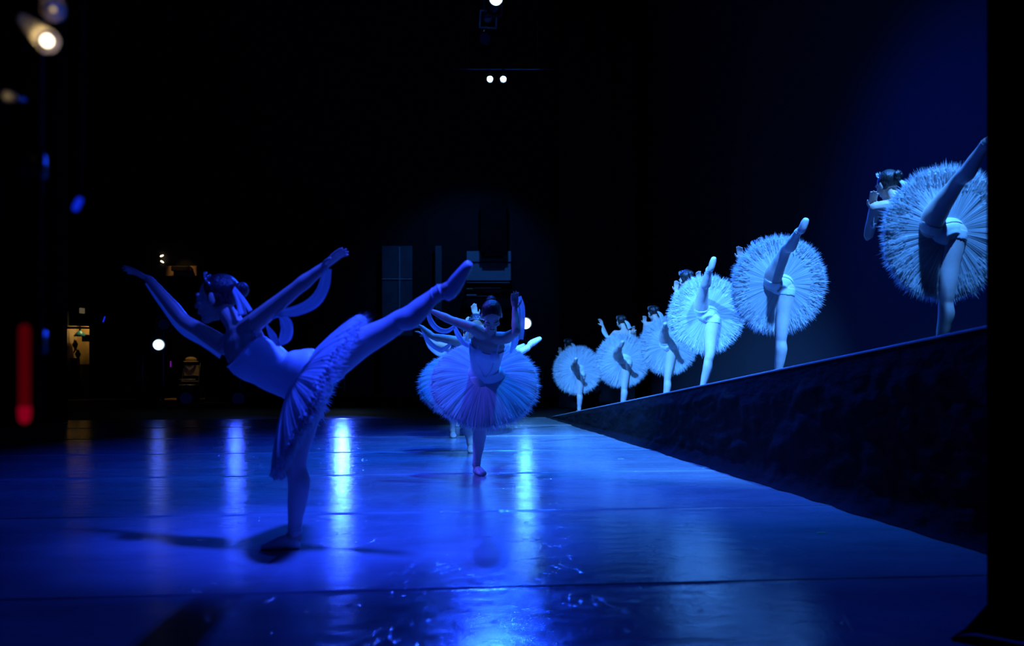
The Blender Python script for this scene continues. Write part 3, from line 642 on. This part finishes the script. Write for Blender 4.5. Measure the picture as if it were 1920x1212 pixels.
# --- six dancers on the ramp seen from behind in deep arabesque
def ramp_dancer(Y0, ctr, ank_px, knee_px, hip_px, rhip, rknee, rank, rtoe, depths, headpx, hands, label, seed, tut, normal, headd=0.5, voxel=0.008, R=0.5, k=1.0, droop=0.04, nang=420, veil=True):
    c = at(ctr[0], ctr[1], Y0); ax_, ay_ = ank_px
    g = at(ax_, ay_, Y0 + 0.02); hz = hramp(g.x, g.y); g.z = hz; ank = V((g.x, g.y, hz + 0.085))
    hip = at(*hip_px, Y0 - 0.02); kn = at(*knee_px, Y0 - 0.03)
    t = ank.z - hip.z; fz = (at(*knee_px, Y0).z - hip.z) / t
    kn.z = hip.z + t*0.52; kn.x = hip.x + (kn.x - hip.x)
    fwd = V((-0.35, 0.93, 0)).normalized()
    sup = (hip, kn, ank, V((ank.x+0.01, ank.y-0.03, hz+0.027)), ank + V((fwd.x*.15, fwd.y*.15, -0.062)), Z_, fwd, False)
    d1, d2, d3 = depths; rk = at(*rknee, Y0 - d1); ra = at(*rank, Y0 - d2); rt = at(*rtoe, Y0 - d3)
    rh = at(*rhip, Y0 - 0.06); dd = (ra-rk).normalized(); back = V((0, -1, 0)) - dd*dd.dot(V((0, -1, 0)))
    fdir = (rt-ra).normalized(); upv = (V((-.2, .6, .7)) - fdir*fdir.dot(V((-.2, .6, .7)))).normalized()
    heel = ra - upv*0.028 + fdir*0.005
    bend = (V((-0.3, 0.7, 0.6)) - dd*dd.dot(V((-0.3, 0.7, 0.6)))).normalized()
    rais = (rh, rk, ra, heel, rt, upv, bend, True)
    hdp = at(*headpx, Y0 + headd); pel = c + V((0.0, -0.02, -0.01)); wai = c + (hdp - c).normalized()*0.11
    nec = hdp + V((0.04, -0.07, -0.13)); che = wai.lerp(nec, .52) + V((0.02, 0, -.03))
    ls = nec + V((-0.15, 0.03, -0.06)); rs = nec + V((0.17, 0.06, -0.04))
    def armto(sh, h, dy, flip):
        tipp = at(h[0], h[1], Y0 + dy); d = tipp - sh; d = d*max(0.3, (d.length-0.13)/d.length); wr = sh + d; L = d.length; mx = 0.46
        if L > mx: wr = sh + d*(mx/L); d = wr - sh; L = mx
        el = sh + d*0.53 + V((0, 0.3, -0.6)).normalized()*math.sqrt(max(0.0, 0.242**2 - (L*.5)**2))
        dn = (wr-el).normalized()
        return (sh, el, wr, wr + dn*0.1 + V((0, 0, -.01)), V((0, -.4, -.9)), flip)
    ar = [armto(ls, hands[0], headd + 0.05, 1), armto(rs, hands[1], headd - 0.05, -1)]
    sp = dict(root=g, label=label, group='dancers standing in a row on the ramp', voxel=voxel, k=0.98*k, pelvis=pel, waist=wai, chest=che, neck=nec, head=hdp,
        face=V((-0.35, 0.85, -0.1)), headup=V((-0.15, 0.2, 0.95)).normalized(), front=V((-0.2, 0.55, -0.8)).normalized(), hipvec=V((1, 0, -0.1)),
        arms=ar, legs=[sup, rais], tutu=(c, normal, R), droop=droop, grav=0.02, seed=seed, layers=7, nang=nang, fr=1.15, bust=False)
    p = dancer(sp)
    if veil:
        b = hdp + V((0.05, -0.10, 0.02)); ribbon(p, [b, b + V((.04, -.03, -.05)), b + V((.08, -.02, -.14))], [.012, .03, .036], V((1, .2, .5)))
        w0, w1 = ar[0][2], ar[0][0]
        ribbon(p, [w0, w0 + V((0.01, 0, -.10)), w0.lerp(w1, .5) + V((0, 0, -.14)), w1], [.014, .026, .026, .016], [V((1,0,.1)), V((1,0,.3)), V((.2,0,1)), V((0,0,1))])
    return p
N0 = V((-0.10, 0.97, 0.14))
ramp_dancer(6.7, (1770, 434), (1762, 636), (1775, 535), (1790, 438), (1742, 425), (1793, 345), (1850, 268), (1874, 232), (0.32, 0.62, 0.70), (1664, 347), ((1618, 391), (1748, 318)), 'nearest dancer high on the ramp, cut off by the right curtain', 71, None, V((-0.06, 0.96, 0.12)), voxel=0.0065, R=0.53, nang=520)
ramp_dancer(8.8, (1457, 532), (1458, 700), (1465, 620), (1474, 545), (1446, 530), (1473, 470), (1498, 434), (1512, 410), (0.30, 0.56, 0.66), (1424, 470), ((1372, 470), (1412, 452)), 'ramp dancer with round pale tutu and foot raised highest, second from the curtain', 81, None, N0, voxel=0.007, R=0.51, nang=480)
ramp_dancer(10.6, (1323, 588), (1316, 726), (1330, 655), (1337, 598), (1314, 582), (1320, 540), (1330, 505), (1339, 483), (0.32, 0.60, 0.72), (1286, 524), ((1262, 532), (1302, 510)), 'third ramp dancer from the curtain, shin shaded and foot pointing straight up', 91, None, V((-0.1, 0.95, 0.16)), R=0.49)
ramp_dancer(13.6, (1252, 646), (1247, 742), (1252, 693), (1262, 650), (1246, 640), (1246, 618), (1246, 612), (1247, 606), (0.38, 0.70, 0.85), (1225, 587), ((1200, 602), (1262, 592)), 'fourth ramp dancer from the curtain, partly hidden behind the next tutu', 101, None, N0, R=0.47, voxel=0.009, nang=380)
ramp_dancer(15.0, (1166, 674), (1167, 757), (1171, 715), (1176, 678), (1158, 668), (1157, 658), (1163, 648), (1168, 640), (0.40, 0.76, 0.92), (1165, 604), ((1118, 604), (1184, 628)), 'fifth ramp dancer, arm stretched left and head showing above her tutu', 111, None, N0, R=0.48, voxel=0.009, nang=380)
ramp_dancer(16.8, (1082, 693), (1086, 772), (1087, 738), (1090, 700), (1079, 690), (1076, 684), (1078, 678), (1080, 672), (0.40, 0.76, 0.92), (1066, 646), ((1040, 661), (1100, 656)), 'smallest dancer at the foot of the ramp, furthest along the row', 121, None, V((-0.1, 0.95, 0.1)), R=0.48, voxel=0.010, nang=360)
# ---------------------------------------------------------------- lanterns, stands, pipes
def frame_to(d):
    d = V(d).normalized(); s = d.cross(UP).normalized() if abs(d.z) < 0.95 else V((1,0,0)); return s, d, s.cross(d)
def lantern(loc, d, r, lens, label, group=None, ln=0.34, cat='stage light', square=False):
    loc = V(loc); root = empty('stage_lantern', loc, label, cat, group); s, dd, u = frame_to(d)
    def ring(t, rad, n=20):
        return [loc + dd*t + s*rad*math.cos(a) + u*rad*math.sin(a) for a in [2*math.pi*j/n for j in range(n)]]
    b = MB(); b.rings([ring(0.05, r*1.12), ring(-0.03, r*1.12), ring(-0.035, r*1.25), ring(-0.06, r*1.25), ring(-0.065, r*1.05), ring(-ln*.6, r*0.95), ring(-ln*.62, r*1.15), ring(-ln*.95, r*1.05), ring(-ln, r*.7)], True)
    b.f = [f for f in b.f if len(f) == 4 or f[0] >= 20*8]           # open mouth
    b.build('housing', M_metal, root, True, org=loc)
    l = MB(); l.rings([ring(-0.03, r*1.02), ring(-0.022, r*.97), ring(-0.012, r*.6), ring(-0.008, r*.2)], True); l.build('lens', lens, root, True, org=loc)
    if square:
        q = MB(); R = Matrix((s, dd, u)).transposed()
        for a, bb in (((-r*1.5, .045, r*1.2), (r*1.5, .055, r*1.5)), ((-r*1.5, .045, -r*1.5), (r*1.5, .055, -r*1.2)), ((-r*1.5, .045, -r*1.2), (-r*1.2, .055, r*1.2)), ((r*1.2, .045, -r*1.2), (r*1.5, .055, r*1.2))): q.box(a, bb, R, loc)
        q.build('colour_frame', M_metal, root, False, org=loc)
    y = MB(); pts = [loc - dd*ln*.5 + s*r*1.2*math.cos(a) + UP*(r*1.9*max(0, math.sin(a))) for a in np.linspace(0, math.pi, 13)]
    y.tube(pts, [0.010]*13, 6, 1, flat=1.6, side=dd); y.build('yoke', M_pipe, root, True, org=loc)
    c = MB(); c.tube([loc - dd*ln*.5 + UP*r*1.85, loc - dd*ln*.5 + UP*(r*1.85+0.06)], [0.02, 0.025], 10, 1); c.build('clamp', M_pipe, root, True, org=loc)
    return root
def stand(x, y, h, label, group='boom stands with side lights'):
    root = empty('light_stand', (x, y, 0), label, 'stand', group); o = V((x, y, 0))
    MB().tube([(x, y, 0.0), (x, y, h)], [0.024, 0.024], 12, 4).build('pole', M_pipe, root, True, org=o)
    MB().rings([[V((x + rr*math.cos(a), y + rr*math.sin(a), z)) for a in [2*math.pi*j/24 for j in range(24)]] for rr, z in ((.24, .0), (.25, .01), (.25, .03), (.20, .045), (.04, .06), (.035, .12))]).build('base', M_metal, root, True, org=o)
    MB().tube([(x, y, h*.62), (x, y, h*.62+.05)], [0.036, 0.036], 12, 1).build('collar', M_metal, root, True, org=o)
    return root
GL = 'side lights on the far boom stands'
lantern((-7.74, 19.86, 1.35), (6.5, -14, 0), 0.115, glow('soft_lens', (0.5, 0.75, 1.0), 1.7), 'lit side lantern glowing blue-white at the far left, beside the black lanterns', square=True)
lantern((-7.66, 19.95, 1.80), (6.5, -14, -.2), 0.115, M_lensdim, 'unlit square fronted lantern just above the glowing one at far left', square=True)
lantern((-6.04, 19.86, 1.30), (5, -14, 0), 0.115, M_lens, 'lit side lantern behind the nearest dancer, second from the left', square=True)
lantern((-3.72, 19.86, 1.27), (2.6, -14, 0), 0.14, M_lenshot, 'brightest side lantern, behind the nearest dancer and throwing the long floor glare', square=True)
lantern((0.29, 19.46, 1.80), (0.4, -10, 0), 0.115, M_lens, 'lit side lantern beside the raised hand of the dancer facing the viewer')
stand(-7.74, 20.12, 2.0, 'light stand carrying the glowing lantern at far left')
stand(-6.04, 20.12, 1.7, 'light stand above the floor lantern behind the nearest dancer')
stand(-3.72, 20.12, 1.7, 'light stand hidden behind the nearest dancer and her skirt')
stand(0.29, 19.72, 2.2, 'light stand behind the dancer facing the viewer, by the leg curtain')
lantern((-6.04, 20.0, 0.16), (4, -14, 0), 0.13, M_lensdim, 'black square floor lantern standing below the nearest dancer\'s waist', square=True)
lantern((-7.30, 20.3, 0.16), (4, -14, 0), 0.13, M_lensdim, 'black square floor lantern beside the folding chair', square=True)
def tripod(x, y, h, label):
    root = empty('tripod_stand', (x, y, 0), label, 'stand'); o = V((x, y, 0))
    MB().tube([(x, y, 0.12), (x, y, h)], [0.018, 0.018], 10, 3).build('pole', M_pipe, root, True, org=o)
    MB().tube([(x-.1, y, 0.1), (x-.1, y, h*.96)], [0.014, 0.014], 10, 3).build('pole', M_pipe, root, True, org=o)
    MB().tube([(x-.14, y, h*.94), (x+.06, y, h*.96)], [0.02, 0.02], 8, 1).build('bracket', M_pipe, root, True, org=o)
    for a in (-0.35, 1.9, 3.9):
        MB().tube([(x, y, 0.75), (x+.62*math.cos(a), y+.62*math.sin(a), 0.02)], [0.013, 0.013], 8, 2).build('leg', M_pipe, root, True, org=o)
tripod(-8.15, 20.0, 1.30, 'thin steel tripod stand with a slanting leg, left of the glowing lantern')
# overhead pipes and lanterns
def batten(x0, x1, y, z, label):
    root = empty('lighting_pipe', (x0, y, z), label, 'pipe'); o = V((x0, y, z))
    MB().tube([(x0, y, z), (x1, y, z)], [0.025, 0.025], 12, 6).build('pipe', M_pipe, root, True, org=o)
    for t in (0.15, 0.85):
        x = x0+(x1-x0)*t; MB().tube([(x, y, z), (x, y, 12)], [0.006, 0.006], 6, 2).build('hanging_cable', M_metal, root, True, org=o)
batten(-1.3, 0.9, 19.95, 7.42, 'lighting pipe carrying the pair of bright overhead lights')
lantern((-0.48, 19.78, 7.15), (0.1, -14, -6.5), 0.06, M_lenshot, 'left one of the two bright overhead lights side by side')
lantern((-0.19, 19.78, 7.15), (0.3, -12, -6.5), 0.06, M_lenshot, 'right one of the two bright overhead lights side by side')
lantern(at(909, 72, 17.5), (0.5, -14, -4), 0.10, M_lensdim, 'dim blue overhead lantern under the unlit ones at the top')
lantern(at(915, 35, 16.6), (1.5, -12, -8), 0.11, M_metal, 'unlit overhead lantern between the top bright one and the dim blue one', square=True)
lantern(at(925, 14, 16.0), (-2, -12, -5), 0.11, M_metal, 'unlit overhead lantern directly below the bright one at the top edge', square=True)
lantern(at(930, -3, 15.4), (0.2, -14, -5), 0.11, M_lens, 'bright overhead lantern cut off by the top edge of the view')
r = empty('lighting_pipe', at(932, -14, 15.4), 'lighting pipe running away overhead with the column of lanterns', 'pipe')
a_, b_ = at(934, -16, 15.2), at(906, 58, 17.9); MB().tube([a_, b_], [.025, .025], 10, 4).build('pipe', M_pipe, r, True, org=r.location)
for p in (a_, b_): MB().tube([p, V((p.x, p.y, 12))], [.006, .006], 6, 1).build('hanging_cable', M_metal, r, True, org=r.location)
# ---------------------------------------------------------------- far wall: boards, rack, boxes
def slab(name, label, cat, org, parts, group=None):
    r = empty(name, org, label, cat, group)
    for (pn, lo, hi, m) in parts: MB().box(lo, hi, bev=0.006).build(pn, m, r, False, org=r.location)
    return r
def pz(py, Y): return EYE - (py-HY)/F*Y
def px_(x, Y): return (x-CX)/F*Y
W = 26.7
X1, X2, X3 = px_(716, W), px_(749, W), px_(773, W)
slab('board_screen', 'tall pale board screen against the far wall, crossed by thin rails', 'screen', ((X1+X3)/2, W, 0), [
    ('board', (X1, W, pz(521, W)), (X2-.01, W+.05, pz(461, W)), M_panel), ('board', (X2+.01, W, pz(521, W)), (X3, W+.05, pz(461, W)), M_panel),
    ('board', (X1, W, pz(630, W)), (X2-.01, W+.05, pz(525, W)), M_panel), ('board', (X2+.01, W, pz(630, W)), (X3, W+.05, pz(525, W)), M_panel),
    ('rail', (X1, W-.04, pz(525, W)), (X3, W+.02, pz(522, W)), M_shelfitem), ('rail', (X2-.02, W-.03, pz(630, W)), (X2+.02, W+.02, pz(463, W)), M_shelfitem),
    ('base', (X1, W-.1, 0), (X3, W+.1, pz(630, W)), M_wall)])
slab('board_pillar', 'narrow pale upright board standing on the far wall beside the screen', 'board', (px_(822, W), W, 0), [
    ('board', (px_(816, W), W, pz(600, W)), (px_(828, W), W+.06, pz(461, W)), M_panel), ('base', (px_(815, W), W-.05, 0), (px_(829, W), W+.1, pz(600, W)), M_wall)])
slab('grey_wall_panel', 'blue-grey panel on the far wall above the storage rack, dark notch at its top', 'panel', (px_(917, W), W, pz(530, W)), [
    ('panel_board', (px_(875, W), W, pz(491, W)), (px_(903, W), W+.06, pz(471, W)), M_pale), ('panel_board', (px_(944, W), W, pz(491, W)), (px_(958, W), W+.06, pz(471, W)), M_pale),
    ('panel_board', (px_(903, W), W, pz(491, W)), (px_(944, W), W+.06, pz(484, W)), M_pale),
    ('panel_board', (px_(875, W), W, pz(526, W)), (px_(958, W), W+.06, pz(493, W)), M_pale), ('rail', (px_(874, W), W-.03, pz(493.4, W)), (px_(959, W), W+.02, pz(491, W)), M_metal),
    ('ledge', (px_(875, W), W-.12, pz(531.5, W)), (px_(956, W), W+.05, pz(530, W)), M_shelfitem)])
slab('duct_box', 'black box duct hanging in front of the blue-grey panel', 'duct', (px_(923, W-.4), W-.4, pz(484, W)), [
    ('duct', (px_(901, W-.4), W-.5, pz(478, W)), (px_(950, W-.4), W-.002, pz(380, W)), M_black), ('duct_mouth', (px_(906, W-.4), W-.48, pz(484, W)), (px_(944, W-.4), W-.22, pz(478, W)), M_black)])
rk = slab('storage_rack', 'dark storage rack on the far wall holding pale boards', 'rack', (px_(915, W), W-.3, 0), [
    ('upright', (px_(872, W), W-.5, 0), (px_(874, W), W-.1, pz(535, W)), M_metal), ('upright', (px_(962, W), W-.5, 0), (px_(964, W), W-.1, pz(535, W)), M_metal),
    ('shelf', (px_(874, W), W-.5, pz(551, W)), (px_(962, W), W-.1, pz(549.5, W)), M_metal), ('shelf', (px_(874, W), W-.5, pz(560, W)), (px_(962, W), W-.1, pz(558.5, W)), M_metal),
    ('shelf', (px_(874, W), W-.5, pz(580, W)), (px_(962, W), W-.1, pz(578.5, W)), M_metal), ('shelf', (px_(874, W), W-.5, pz(610, W)), (px_(962, W), W-.1, pz(608.5, W)), M_metal)])
def box_thing(name, label, cat, x0, x1, y0, y1, Y, m, group=None):
    o = MB().box((px_(x0, Y), Y-.12, pz(y1, Y)), (px_(x1, Y), Y+.1, pz(y0, Y)), bev=.01).build(name, m, None, False, org=(px_(x0, Y), Y, pz(y1, Y)))
    o.location = (px_(x0, Y), Y, pz(y1, Y)); return tag(o, label, cat, group)
box_thing('plank', 'ochre plank end on the top shelf of the rack, furthest left', 'plank', 875, 887, 541, 544, W-.4, M_ochre)  # plank coloured ochre
box_thing('plank', 'thin pale plank lying across the top of the rack, right of the ochre one', 'plank', 888, 940, 540.5, 542, W-.4, M_panel)
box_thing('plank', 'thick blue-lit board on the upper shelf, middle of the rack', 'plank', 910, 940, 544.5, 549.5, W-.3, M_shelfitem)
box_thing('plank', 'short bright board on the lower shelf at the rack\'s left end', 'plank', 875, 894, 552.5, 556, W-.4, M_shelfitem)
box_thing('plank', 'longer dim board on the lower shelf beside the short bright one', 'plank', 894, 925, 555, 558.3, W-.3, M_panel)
# ---------------------------------------------------------------- far left corner: lit alcove, chair, bench
D = 24.0
slab('alcove_wall', 'ochre-lit strip of back room wall glimpsed at the far left', 'wall panel', (px_(150, D+.6), D+.6, 0), [
    ('plaster', (px_(126, D+.6), D+.6, 0), (px_(176, D+.6), D+.7, pz(612, D+.6)), M_ochre), ('side_board', (px_(124, D+.2), D-.1, pz(695, D)), (px_(131, D+.2), D+.6, pz(583, D)), M_canvas),
    ('lintel', (px_(124, D), D-.05, pz(617, D)), (px_(176, D), D+.05, pz(613, D)), M_metal), ('over_board', (px_(131, D), D-.05, pz(611, D)), (px_(176, D), D+.05, pz(480, D)), M_black), ('wainscot_rail', (px_(146, D+.5), D+.55, pz(685, D)), (px_(176, D+.5), D+.6, pz(683.5, D)), M_metal)])
box_thing('black_flat', 'tall black flat closing off the right side of the lit alcove', 'flat', 171, 262, 440, 748, D-.5, M_black)
box_thing('black_flat', 'wide black flat behind the lit side lantern and the folding chair', 'flat', 262, 470, 455, 750, 22.6, M_black)
box_thing('wall_speaker', 'small black loudspeaker box on the wall of the lit alcove', 'speaker', 157, 171, 628, 641, D+.3, M_metal)
box_thing('road_case', 'black case standing on the floor inside the lit alcove', 'case', 132, 147, 672, 747, D+.35, M_metal)
box_thing('strip_light', 'small pale strip light on the wall above the alcove', 'lamp', 152.5, 156, 578, 588, D-.15, glow('pale_strip', (1, .75, .4), .07))
def pendant(c, label):
    r = empty('hanging_lamp', c, label, 'lamp'); c = V(c)
    MB().rings([[c + V((rr*math.cos(a), rr*math.sin(a), z)) for a in [2*math.pi*j/16 for j in range(16)]] for rr, z in ((.15, -.03), (.15, 0), (.08, .08), (.03, .12))], False).build('shade', mat('teal_enamel', (.03, .30, .42), .4), r, True, org=c)
    MB().tube([c + V((0,0,.1)), c + V((0,0,.35))], [.03, .012], 8, 2).build('lamp_holder', M_metal, r, True, org=c)
pendant(at(150, 629, D+.2), 'small blue-green shaded lamp in the lit alcove')
for i, (a, b, t) in enumerate(((141, 646, 'dark coat bundle on a hook in the lit alcove'), (146, 664, 'short dark cable bundle hanging beside the coat hook in the alcove'))):
    c = at(a, b, D+.3); r = empty('hanging_bundle', c, t, 'bundle'); m = MB()
    for j in range(4): m.tube([c + V((.03*math.sin(j*2), 0, .10)), c + V((.05*math.cos(j*2.3), -.02, 0)), c + V((.04*math.sin(j*1.7), 0, -.14-.03*j))], [.02, .035, .012], 7, 3)
    m.build('folds', M_metal, r, True, org=c); MB().tube([c + V((0, .05, .12)), c + V((0, -.04, .10)), c + V((0, -.05, .14))], [.01]*3, 6, 3).build('hook', M_pipe, r, True, org=c)
D2 = 21.6
cx_ = px_(358, D2)
ch = empty('folding_chair', (cx_, D2, 0.10), 'metal folding chair with canvas back, warm lit, behind the nearest dancer\'s arm', 'chair'); o = ch.location
for q in (-1, 1):
    MB().tube([(cx_+q*.20, D2+.18, .10), (cx_+q*.20, D2-.02, .50), (cx_+q*.19, D2+.10, .95)], [.011]*3, 8, 4).build('frame', M_pipe, ch, True, org=o)
    MB().tube([(cx_+q*.18, D2-.22, .10), (cx_+q*.18, D2-.02, .52)], [.011]*2, 8, 3).build('leg', M_pipe, ch, True, org=o)
MB().box((cx_-.18, D2+.03, .64), (cx_+.18, D2+.055, .90), bev=.02).build('backrest', M_canvas, ch, False, org=o)
MB().box((cx_-.19, D2-.24, .49), (cx_+.19, D2+.02, .525), bev=.01).build('seat', M_canvas, ch, False, org=o)
for z in (.43, .56): MB().tube([(cx_-.19, D2-.245, z), (cx_+.19, D2-.245, z)], [.012]*2, 8, 2).build('crossbar', mat('bright_steel', (.6, .6, .6), .3, .5), ch, True, org=o)
pl = empty('low_platform', (cx_-.15, D2, 0), 'low dark red wooden platform under the folding chair', 'platform')
MB().box((cx_-.62, D2-.35, .06), (cx_+.22, D2+.35, .10), bev=.008).build('top_board', M_wood, pl, False, org=pl.location)
for q in (-.55, .15): MB().box((cx_+q-.04, D2-.33, 0), (cx_+q+.04, D2+.33, .06)).build('bearer', M_red, pl, False, org=pl.location)
box_thing('red_post', 'short dark red wooden post standing beside the folding chair', 'post', 365, 372, 722, 756, D2-.6, M_red)
ot = at(358, 688, D2+.08); ot.z = 1.03; r = empty('straw_hat', ot, 'ochre rounded bundle showing above the folding chair back', 'bundle')
MB().ell(ot, (X_, Y_, Z_), (.14, .10, .07), 18, 10).build('crown', M_ochre, r, True, org=ot); MB().tube([ot + V((.16*math.cos(a), .12*math.sin(a), -.05)) for a in np.linspace(0, 6.28, 19)], [.02]*19, 6, 1).build('rim', M_ochre, r, True, org=ot)
r.name = 'cloth_bundle'
box_thing('wooden_soffit', 'warm-lit wooden box high on the far left wall behind the dancer\'s raised hand', 'box', 313, 372, 500, 519, 22.385, M_wood)
box_thing('dark_bracket', 'dark metal bracket fixed on the warm-lit wooden box', 'bracket', 324, 358, 500, 509, 22.16, M_metal)
for (a, b, t) in ((303.5, 480, 'upper of two tiny warm lamps left of the wooden box'), (304, 491, 'lower of two tiny warm lamps left of the wooden box')):
    c = at(a, b, 22.43 if a > 262 else 23.33); r = empty('clip_lamp', c, t, 'lamp'); MB().ell(c, (V((.95,0,.3 if b < 485 else -.5)).normalized(), Y_, Z_), (.045, .03, .018), 10, 8).build('bulb', M_warm, r, True, org=c)
    MB().tube([c + V((-.05, .03, .0)), c + V((-.12, .05, .0))], [.03, .012], 8, 2).build('holder', M_metal, r, True, org=c)
for q, (a, b) in enumerate(((195, 599), (320, 683))):
    c = at(a, b, 22.43 if a > 262 else 23.33); r = empty('indicator_lamp', c, ['small blue indicator lamp right of the lit alcove', 'small violet indicator strip between the lantern stand and chair'][q], 'lamp')
    MB().tube([c + V((-.02*(1-q), 0, -.06)), c + V((.02*(1-q), 0, .06))], [.016, .016], 8, 2, round_ends=True).build('tube', glow(['blue_led', 'violet_led'][q], [(.01, .03, 1), (.4, .02, .7)][q], [.6, .25][q]), r, True, org=c)
    MB().box((c.x-.03, c.y+.02, c.z-.1), (c.x+.03, c.y+.06, c.z+.1), bev=.005).build('bracket', M_metal, r, False, org=c)
def warm(loc, tgt, e, deg): return spot('work_lamp', loc, tgt, e, (1, .60, .20), deg, .6, .04)
warm((px_(150, D)+.1, D+.25, 2.25), (px_(150, D), D+.5, 1.0), 14, 120)
warm((px_(372, D2), D2-.7, 3.6), (cx_, D2, .5), 45, 28); warm((px_(330, 22), 21.7, 4.2), (px_(335, 22), 22.3, 3.2), 22, 40)
spot('stage_or_fill_light', (-0.5, 22.5, 7.0), (-1.3, 26.9, 3.0), 170, (.03, .22, 1), 70, .7, .1)  # added blue wash so the far wall boards show, not a fixture
# ---------------------------------------------------------------- near left: hanging boom with warm lamps and a red marker light
N = 1.6
hp = empty('hanging_boom', (px_(46, N), N, pz(792, N)), 'black hanging boom pipe close to the viewer at the left edge', 'pipe')
MB().tube([(px_(40, N), N+.04, pz(785, N)), (px_(40, N), N+.04, 4.5)], [.016, .016], 12, 6).build('pipe', M_black, hp, True, org=hp.location)
for z in (pz(640, N), pz(300, N), pz(60, N)): MB().tube([(px_(40, N), N+.04, z-.02), (px_(40, N), N+.04, z+.02)], [.022, .022], 12, 1).build('collar', M_metal, hp, True, org=hp.location)
rt_ = empty('marker_light', (px_(46, N), N-.01, pz(790, N)), 'blurred red marker light stick hanging at the left edge', 'lamp')
MB().tube([(px_(46, N), N, pz(768, N)), (px_(46, N), N, pz(618, N))], [.0095, .0095], 12, 2, round_ends=True).build('tube', M_redtube, rt_, True, org=rt_.location)
MB().tube([(px_(46, N), N, pz(784, N)), (px_(46, N), N, pz(768, N))], [.010, .011], 12, 2, round_ends=True).build('tip', M_redtip, rt_, True, org=rt_.location)
M_frost = tulle('warm_frosted_shade', (1.0, .85, .5), 0.8, 0.0, (1, 1))
def cone_lamp(c, d, ln, r0, r1, bulb, label, em):
    r = empty('work_lamp_head', c, label, 'lamp'); s, dd, u = frame_to(d); c = V(c); rs = []
    for t, rad in ((0, r0), (ln*.5, (r0*.6+r1*.4)), (ln, r1), (ln*1.02, r1*.2)): rs.append([c - dd*t + s*rad*math.cos(a) + u*rad*math.sin(a) for a in [2*math.pi*j/20 for j in range(20)]])
    MB().rings(rs, False).build('shade', M_frost, r, True, org=c)
    if bulb: MB().ball(c - dd*.004, bulb, 12).build('bulb', em, r, True, org=c)
    MB().tube([c - dd*ln, c - dd*(ln+.04)], [r1*.8, r1*.5], 10, 1).build('socket', M_metal, r, True, org=c)
cone_lamp(at(90, 78, 1.5), (0.62, -.55, -0.5), .12, .019, .010, .0085, 'glowing warm lamp in a brass shade, near the top left corner', M_warm)
cone_lamp(at(100, 20, 1.5), (0.35, -.6, -0.7), .11, .019, .011, .004, 'dimmer brass-shaded lamp just above the glowing one, top left', glow('dim_warm', (1, .7, .3), .6))
cone_lamp(at(12, 180, 1.5), (0.1, -1, -0.2), .03, .009, .006, .006, 'small dim warm lamp at the left edge below the glowing lamp', glow('faint_warm', (1, .7, .3), .12))
for (a, b, t) in ((145, 383, 'blurred blue glint, painted as a glowing bead, in the dark upper left'), (62, 487, 'dim blurred blue glint, painted as a glowing bead, near the left edge')):
    c = at(a, b, 1.7); r = empty('blue_glint', c, t, 'lamp'); MB().tube([c + V((-.003, 0, -.007)), c + V((.004, 0, .007))], [.006, .006], 10, 2, round_ends=True).build('lens', glow('glint_glow_%d' % (a < 100), (.005, .03, 1), .16 if a < 100 else .5), r, True, org=c)  # emissive bead stands in for a blue glint on metal, no lamp there
    MB().tube([c + V((0, .012, 0)), c + V((.004, .012, .5)), c + V((0, .012, 1.6))], [.003]*3, 6, 3).build('cord', M_black, r, True, org=c)
# ---------------------------------------------------------------- tape marks on the floor
for (a, b, cl, t, wd_) in ((1541, 1000, (.05, .5, .12), 'small green tape mark on the floor below the ramp', .05), (1164, 861, (.6, .6, .5), 'tiny pale tape mark on the floor nearest the ramp\'s foot', .06), (1299, 911, (.45, .25, .4), 'tiny pinkish tape mark on the open floor before the ramp', .05), (1321, 878, (.6, .6, .3), 'tiny yellowish tape mark close to the ramp cloth hem', .04)):
    Y = F*EYE/(b-HY); p = at(a, b, Y); o = MB().box((-wd_/2, -.012, 0), (wd_/2, .012, .0012)).build('tape_mark', mat('tape_%d' % a, cl, .5), None, False); o.location = (p.x, p.y, .0012); tag(o, t, 'tape mark')
